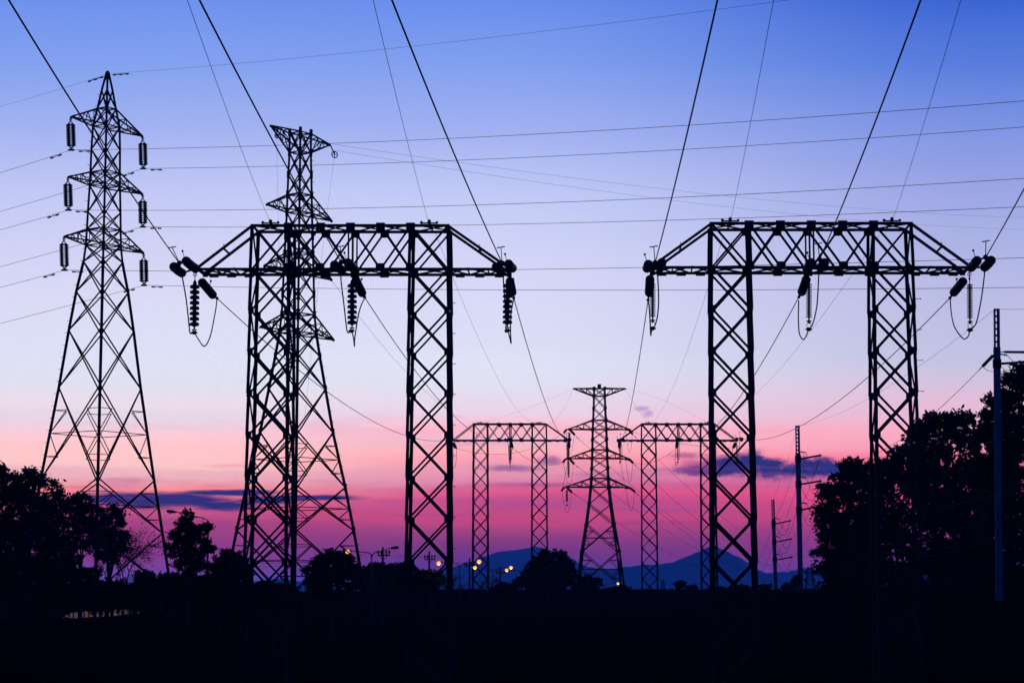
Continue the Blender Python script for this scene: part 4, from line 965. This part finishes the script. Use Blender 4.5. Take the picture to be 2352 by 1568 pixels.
# mid-distance bushes on the crest
tree(300, 1258, [(1258, 1274, 22, 14), (1285, 1272, 18, 12), (1240, 1288, 26, 16), (1300, 1296, 22, 18), (1222, 1308, 24, 18), (1262, 1308, 46, 26), (1308, 1322, 26, 22), (1260, 1336, 64, 26), (1210, 1338, 22, 20)], 'big round bush hiding the foot of a small gantry column', 36, .22, 1.0, .5, 'bush', 'leafy_bush', 'bushes on the crest', trunk_r=.15)
tree(312, 1352, [(1350, 1330, 26, 10), (1372, 1334, 14, 10), (1345, 1344, 34, 14)], 'low bush at the foot of the distant pylon', 37, .2, .9, .45, 'bush', 'leafy_bush', 'bushes on the crest', trunk_r=.1)
tree(300, 1180, [(1172, 1346, 26, 10), (1188, 1340, 12, 10), (1150, 1350, 30, 8)], 'low bush between the small gantry column and the round bush', 38, .2, .9, .45, 'bush', 'leafy_bush', 'bushes on the crest', trunk_r=.1)
bare_tree(296, 1055, 1308, .6, 'sparse twiggy shrub between the inner column and the hill', 23, 0, 'twiggy_shrub', 'twiggy shrubs', .08, 6, 500)
bare_tree(298, 1120, 1312, .6, 'sparse twiggy shrub by the small gantry column foot', 24, 0, 'twiggy_shrub', 'twiggy shrubs', .08, 6, 500)
bare_tree(302, 1030, 1318, .6, 'sparse twiggy shrub touching the large gantry column', 27, 0, 'twiggy_shrub', 'twiggy shrubs', .08, 6, 500)
for i, (x, y, rx, ry, lab) in enumerate(((1562, 1344, 14, 10, 'small crest shrub just inside the small gantry before the hill'), (1588, 1350, 16, 6, 'flat crest shrub at the small gantry column foot'), (1700, 1350, 24, 6, 'flat crest shrub inside the large gantry column'),
        (1752, 1349, 22, 7, 'flat crest shrub next to the smallest concrete pole'), (1828, 1336, 12, 16, 'upright crest shrub before the three-armed pole foot'), (1810, 1348, 20, 8, 'low crest shrub between the two distant poles'), (1420, 1351, 30, 5, 'flat crest shrub under the distant pylon'), (1650, 1352, 20, 5, 'flat crest shrub below the peak of the hill'))):
    tree(318, x, [(x, y, rx, ry), (x + rx * .4, y - ry * .6, rx * .4, ry * .5)], lab, 60 + i, .17, .9, .36, 'shrub', 'crest_shrub', 'shrubs on the crest', fork=.2, trunk_r=.06)
# the dark stand on the other side
R_G = 'big dark trees beside the gantry'
tree(212, 1935, [(1958, 1062, 22, 13), (1940, 1075, 24, 14), (1975, 1078, 26, 18), (1915, 1096, 28, 16), (1950, 1110, 56, 30), (1896, 1122, 22, 12), (1925, 1140, 52, 30), (1895, 1172, 26, 20), (1910, 1200, 40, 26), (1900, 1230, 26, 16), (1950, 1210, 60, 50), (1925, 1260, 46, 34), (1886, 1268, 24, 12), (1905, 1300, 36, 30), (1940, 1320, 60, 50)],
     'ragged dark tree forming the edge of the big stand', 71, .24, 1.0, .6, group=R_G, trunk_r=.3)
tree(208, 2020, [(2030, 1075, 40, 26), (2010, 1130, 60, 50), (2020, 1200, 70, 60), (2010, 1290, 70, 70), (1975, 1290, 50, 60)], 'dark tree in the dip between the two taller crowns', 72, .24, 1.0, .6, group=R_G, trunk_r=.3)
tree(200, 2150, [(2142, 962, 36, 20), (2190, 966, 44, 24), (2120, 990, 36, 26), (2225, 958, 16, 14), (2160, 1000, 70, 40), (2100, 1024, 40, 28), (2070, 1040, 26, 18), (2220, 1010, 40, 40), (2150, 1070, 90, 50), (2090, 1090, 60, 50), (2160, 1150, 100, 70), (2150, 1240, 110, 80), (2140, 1320, 110, 60)],
     'broad dark tree with a level crown behind the outer gantry column', 73, .25, 1.0, .65, group=R_G, trunk_r=.4)
tree(165, 2330, [(2345, 852, 26, 20), (2318, 872, 26, 18), (2350, 890, 40, 30), (2280, 918, 24, 14), (2306, 905, 26, 22), (2330, 940, 60, 40), (2268, 950, 22, 14), (2260, 985, 26, 16), (2300, 1000, 60, 46), (2340, 1050, 70, 60), (2290, 1090, 70, 50), (2320, 1170, 90, 80), (2310, 1270, 100, 90), (2300, 1340, 110, 40)],
     'tallest dark tree behind the near concrete pole', 74, .2, 1.0, .55, group=R_G, trunk_r=.4)
tree(192, 2235, [(2240, 1080, 50, 50), (2230, 1170, 70, 70), (2235, 1270, 80, 80), (2230, 1340, 80, 40)], 'dense dark tree filling in below the concrete pole', 75, .25, .9, .65, group=R_G, trunk_r=.3)
bare_tree(214, 2050, 1035, .5, 'bare twiggy tree top between the gantry column and trees', 25, -.03, r0=.16, depth=7)
for i, (x, y, rx, ry) in enumerate(((1925, 1345, 40, 30), (2000, 1350, 60, 34), (2090, 1352, 66, 36), (2180, 1354, 66, 36), (2270, 1356, 66, 36), (2350, 1356, 60, 38))):
    lab = ['low dark bush under the ragged edge tree', 'low dark bush under the dip tree', 'low dark bush at the outer gantry column foot', 'low dark bush under the level crown', 'low dark bush at the near concrete pole foot', 'low dark bush at the frame edge under the tallest tree'][i]
    tree(180, x, [(x, y, rx, ry)], lab, 90 + i, .22, 1.0, .55, 'bush', 'dark_bush', 'low dark bushes by the big trees', fork=.2, trunk_r=.09)

# small cyan lights by the water
for x, y, lab in ((318 * sc, 1514 * sc, 'small cyan light above the water'), (452.6 * sc, 1520 * sc, 'small upright cyan light at the end of the water')):
    D = 184; h = P(x, y, D); base = V((h.x, D, ground_z(h.x, D))); r = thing('marker_light', base, lab, 'light', 'small cyan lights')
    MB().bar(base, h, .06).build('post', M['lamp'], r); MB().box(h + V((0, -.05, .1)), .1, .08, .28).build('lamp_glass', M['cyan'], r)

# ------------------------------------------------------------------ haze
me = bpy.data.meshes.new('haze'); x, y0, y1, z0, z1 = 5500, -200, HAZE_FAR, -72, HAZE_TOP
me.from_pydata([(-x, y0, z0), (x, y0, z0), (x, y1, z0), (-x, y1, z0), (-x, y0, z1), (x, y0, z1), (x, y1, z1), (-x, y1, z1)], [],
               [(3, 2, 1, 0), (4, 5, 6, 7), (0, 1, 5, 4), (1, 2, 6, 5), (2, 3, 7, 6), (3, 0, 4, 7)])
hm = bpy.data.materials.new('haze_air'); hm.use_nodes = True; t = hm.node_tree; t.nodes.clear()
pv = t.nodes.new('ShaderNodeVolumePrincipled'); mo = t.nodes.new('ShaderNodeOutputMaterial')
pv.inputs['Color'].default_value = (0.74, 0.88, 1.0, 1); pv.inputs['Density'].default_value = HAZE_D; pv.inputs['Anisotropy'].default_value = -0.25
t.links.new(pv.outputs[0], mo.inputs['Volume']); me.materials.append(hm)
hz = bpy.data.objects.new('haze', me); COL.objects.link(hz); tag(hz, kind='stuff')
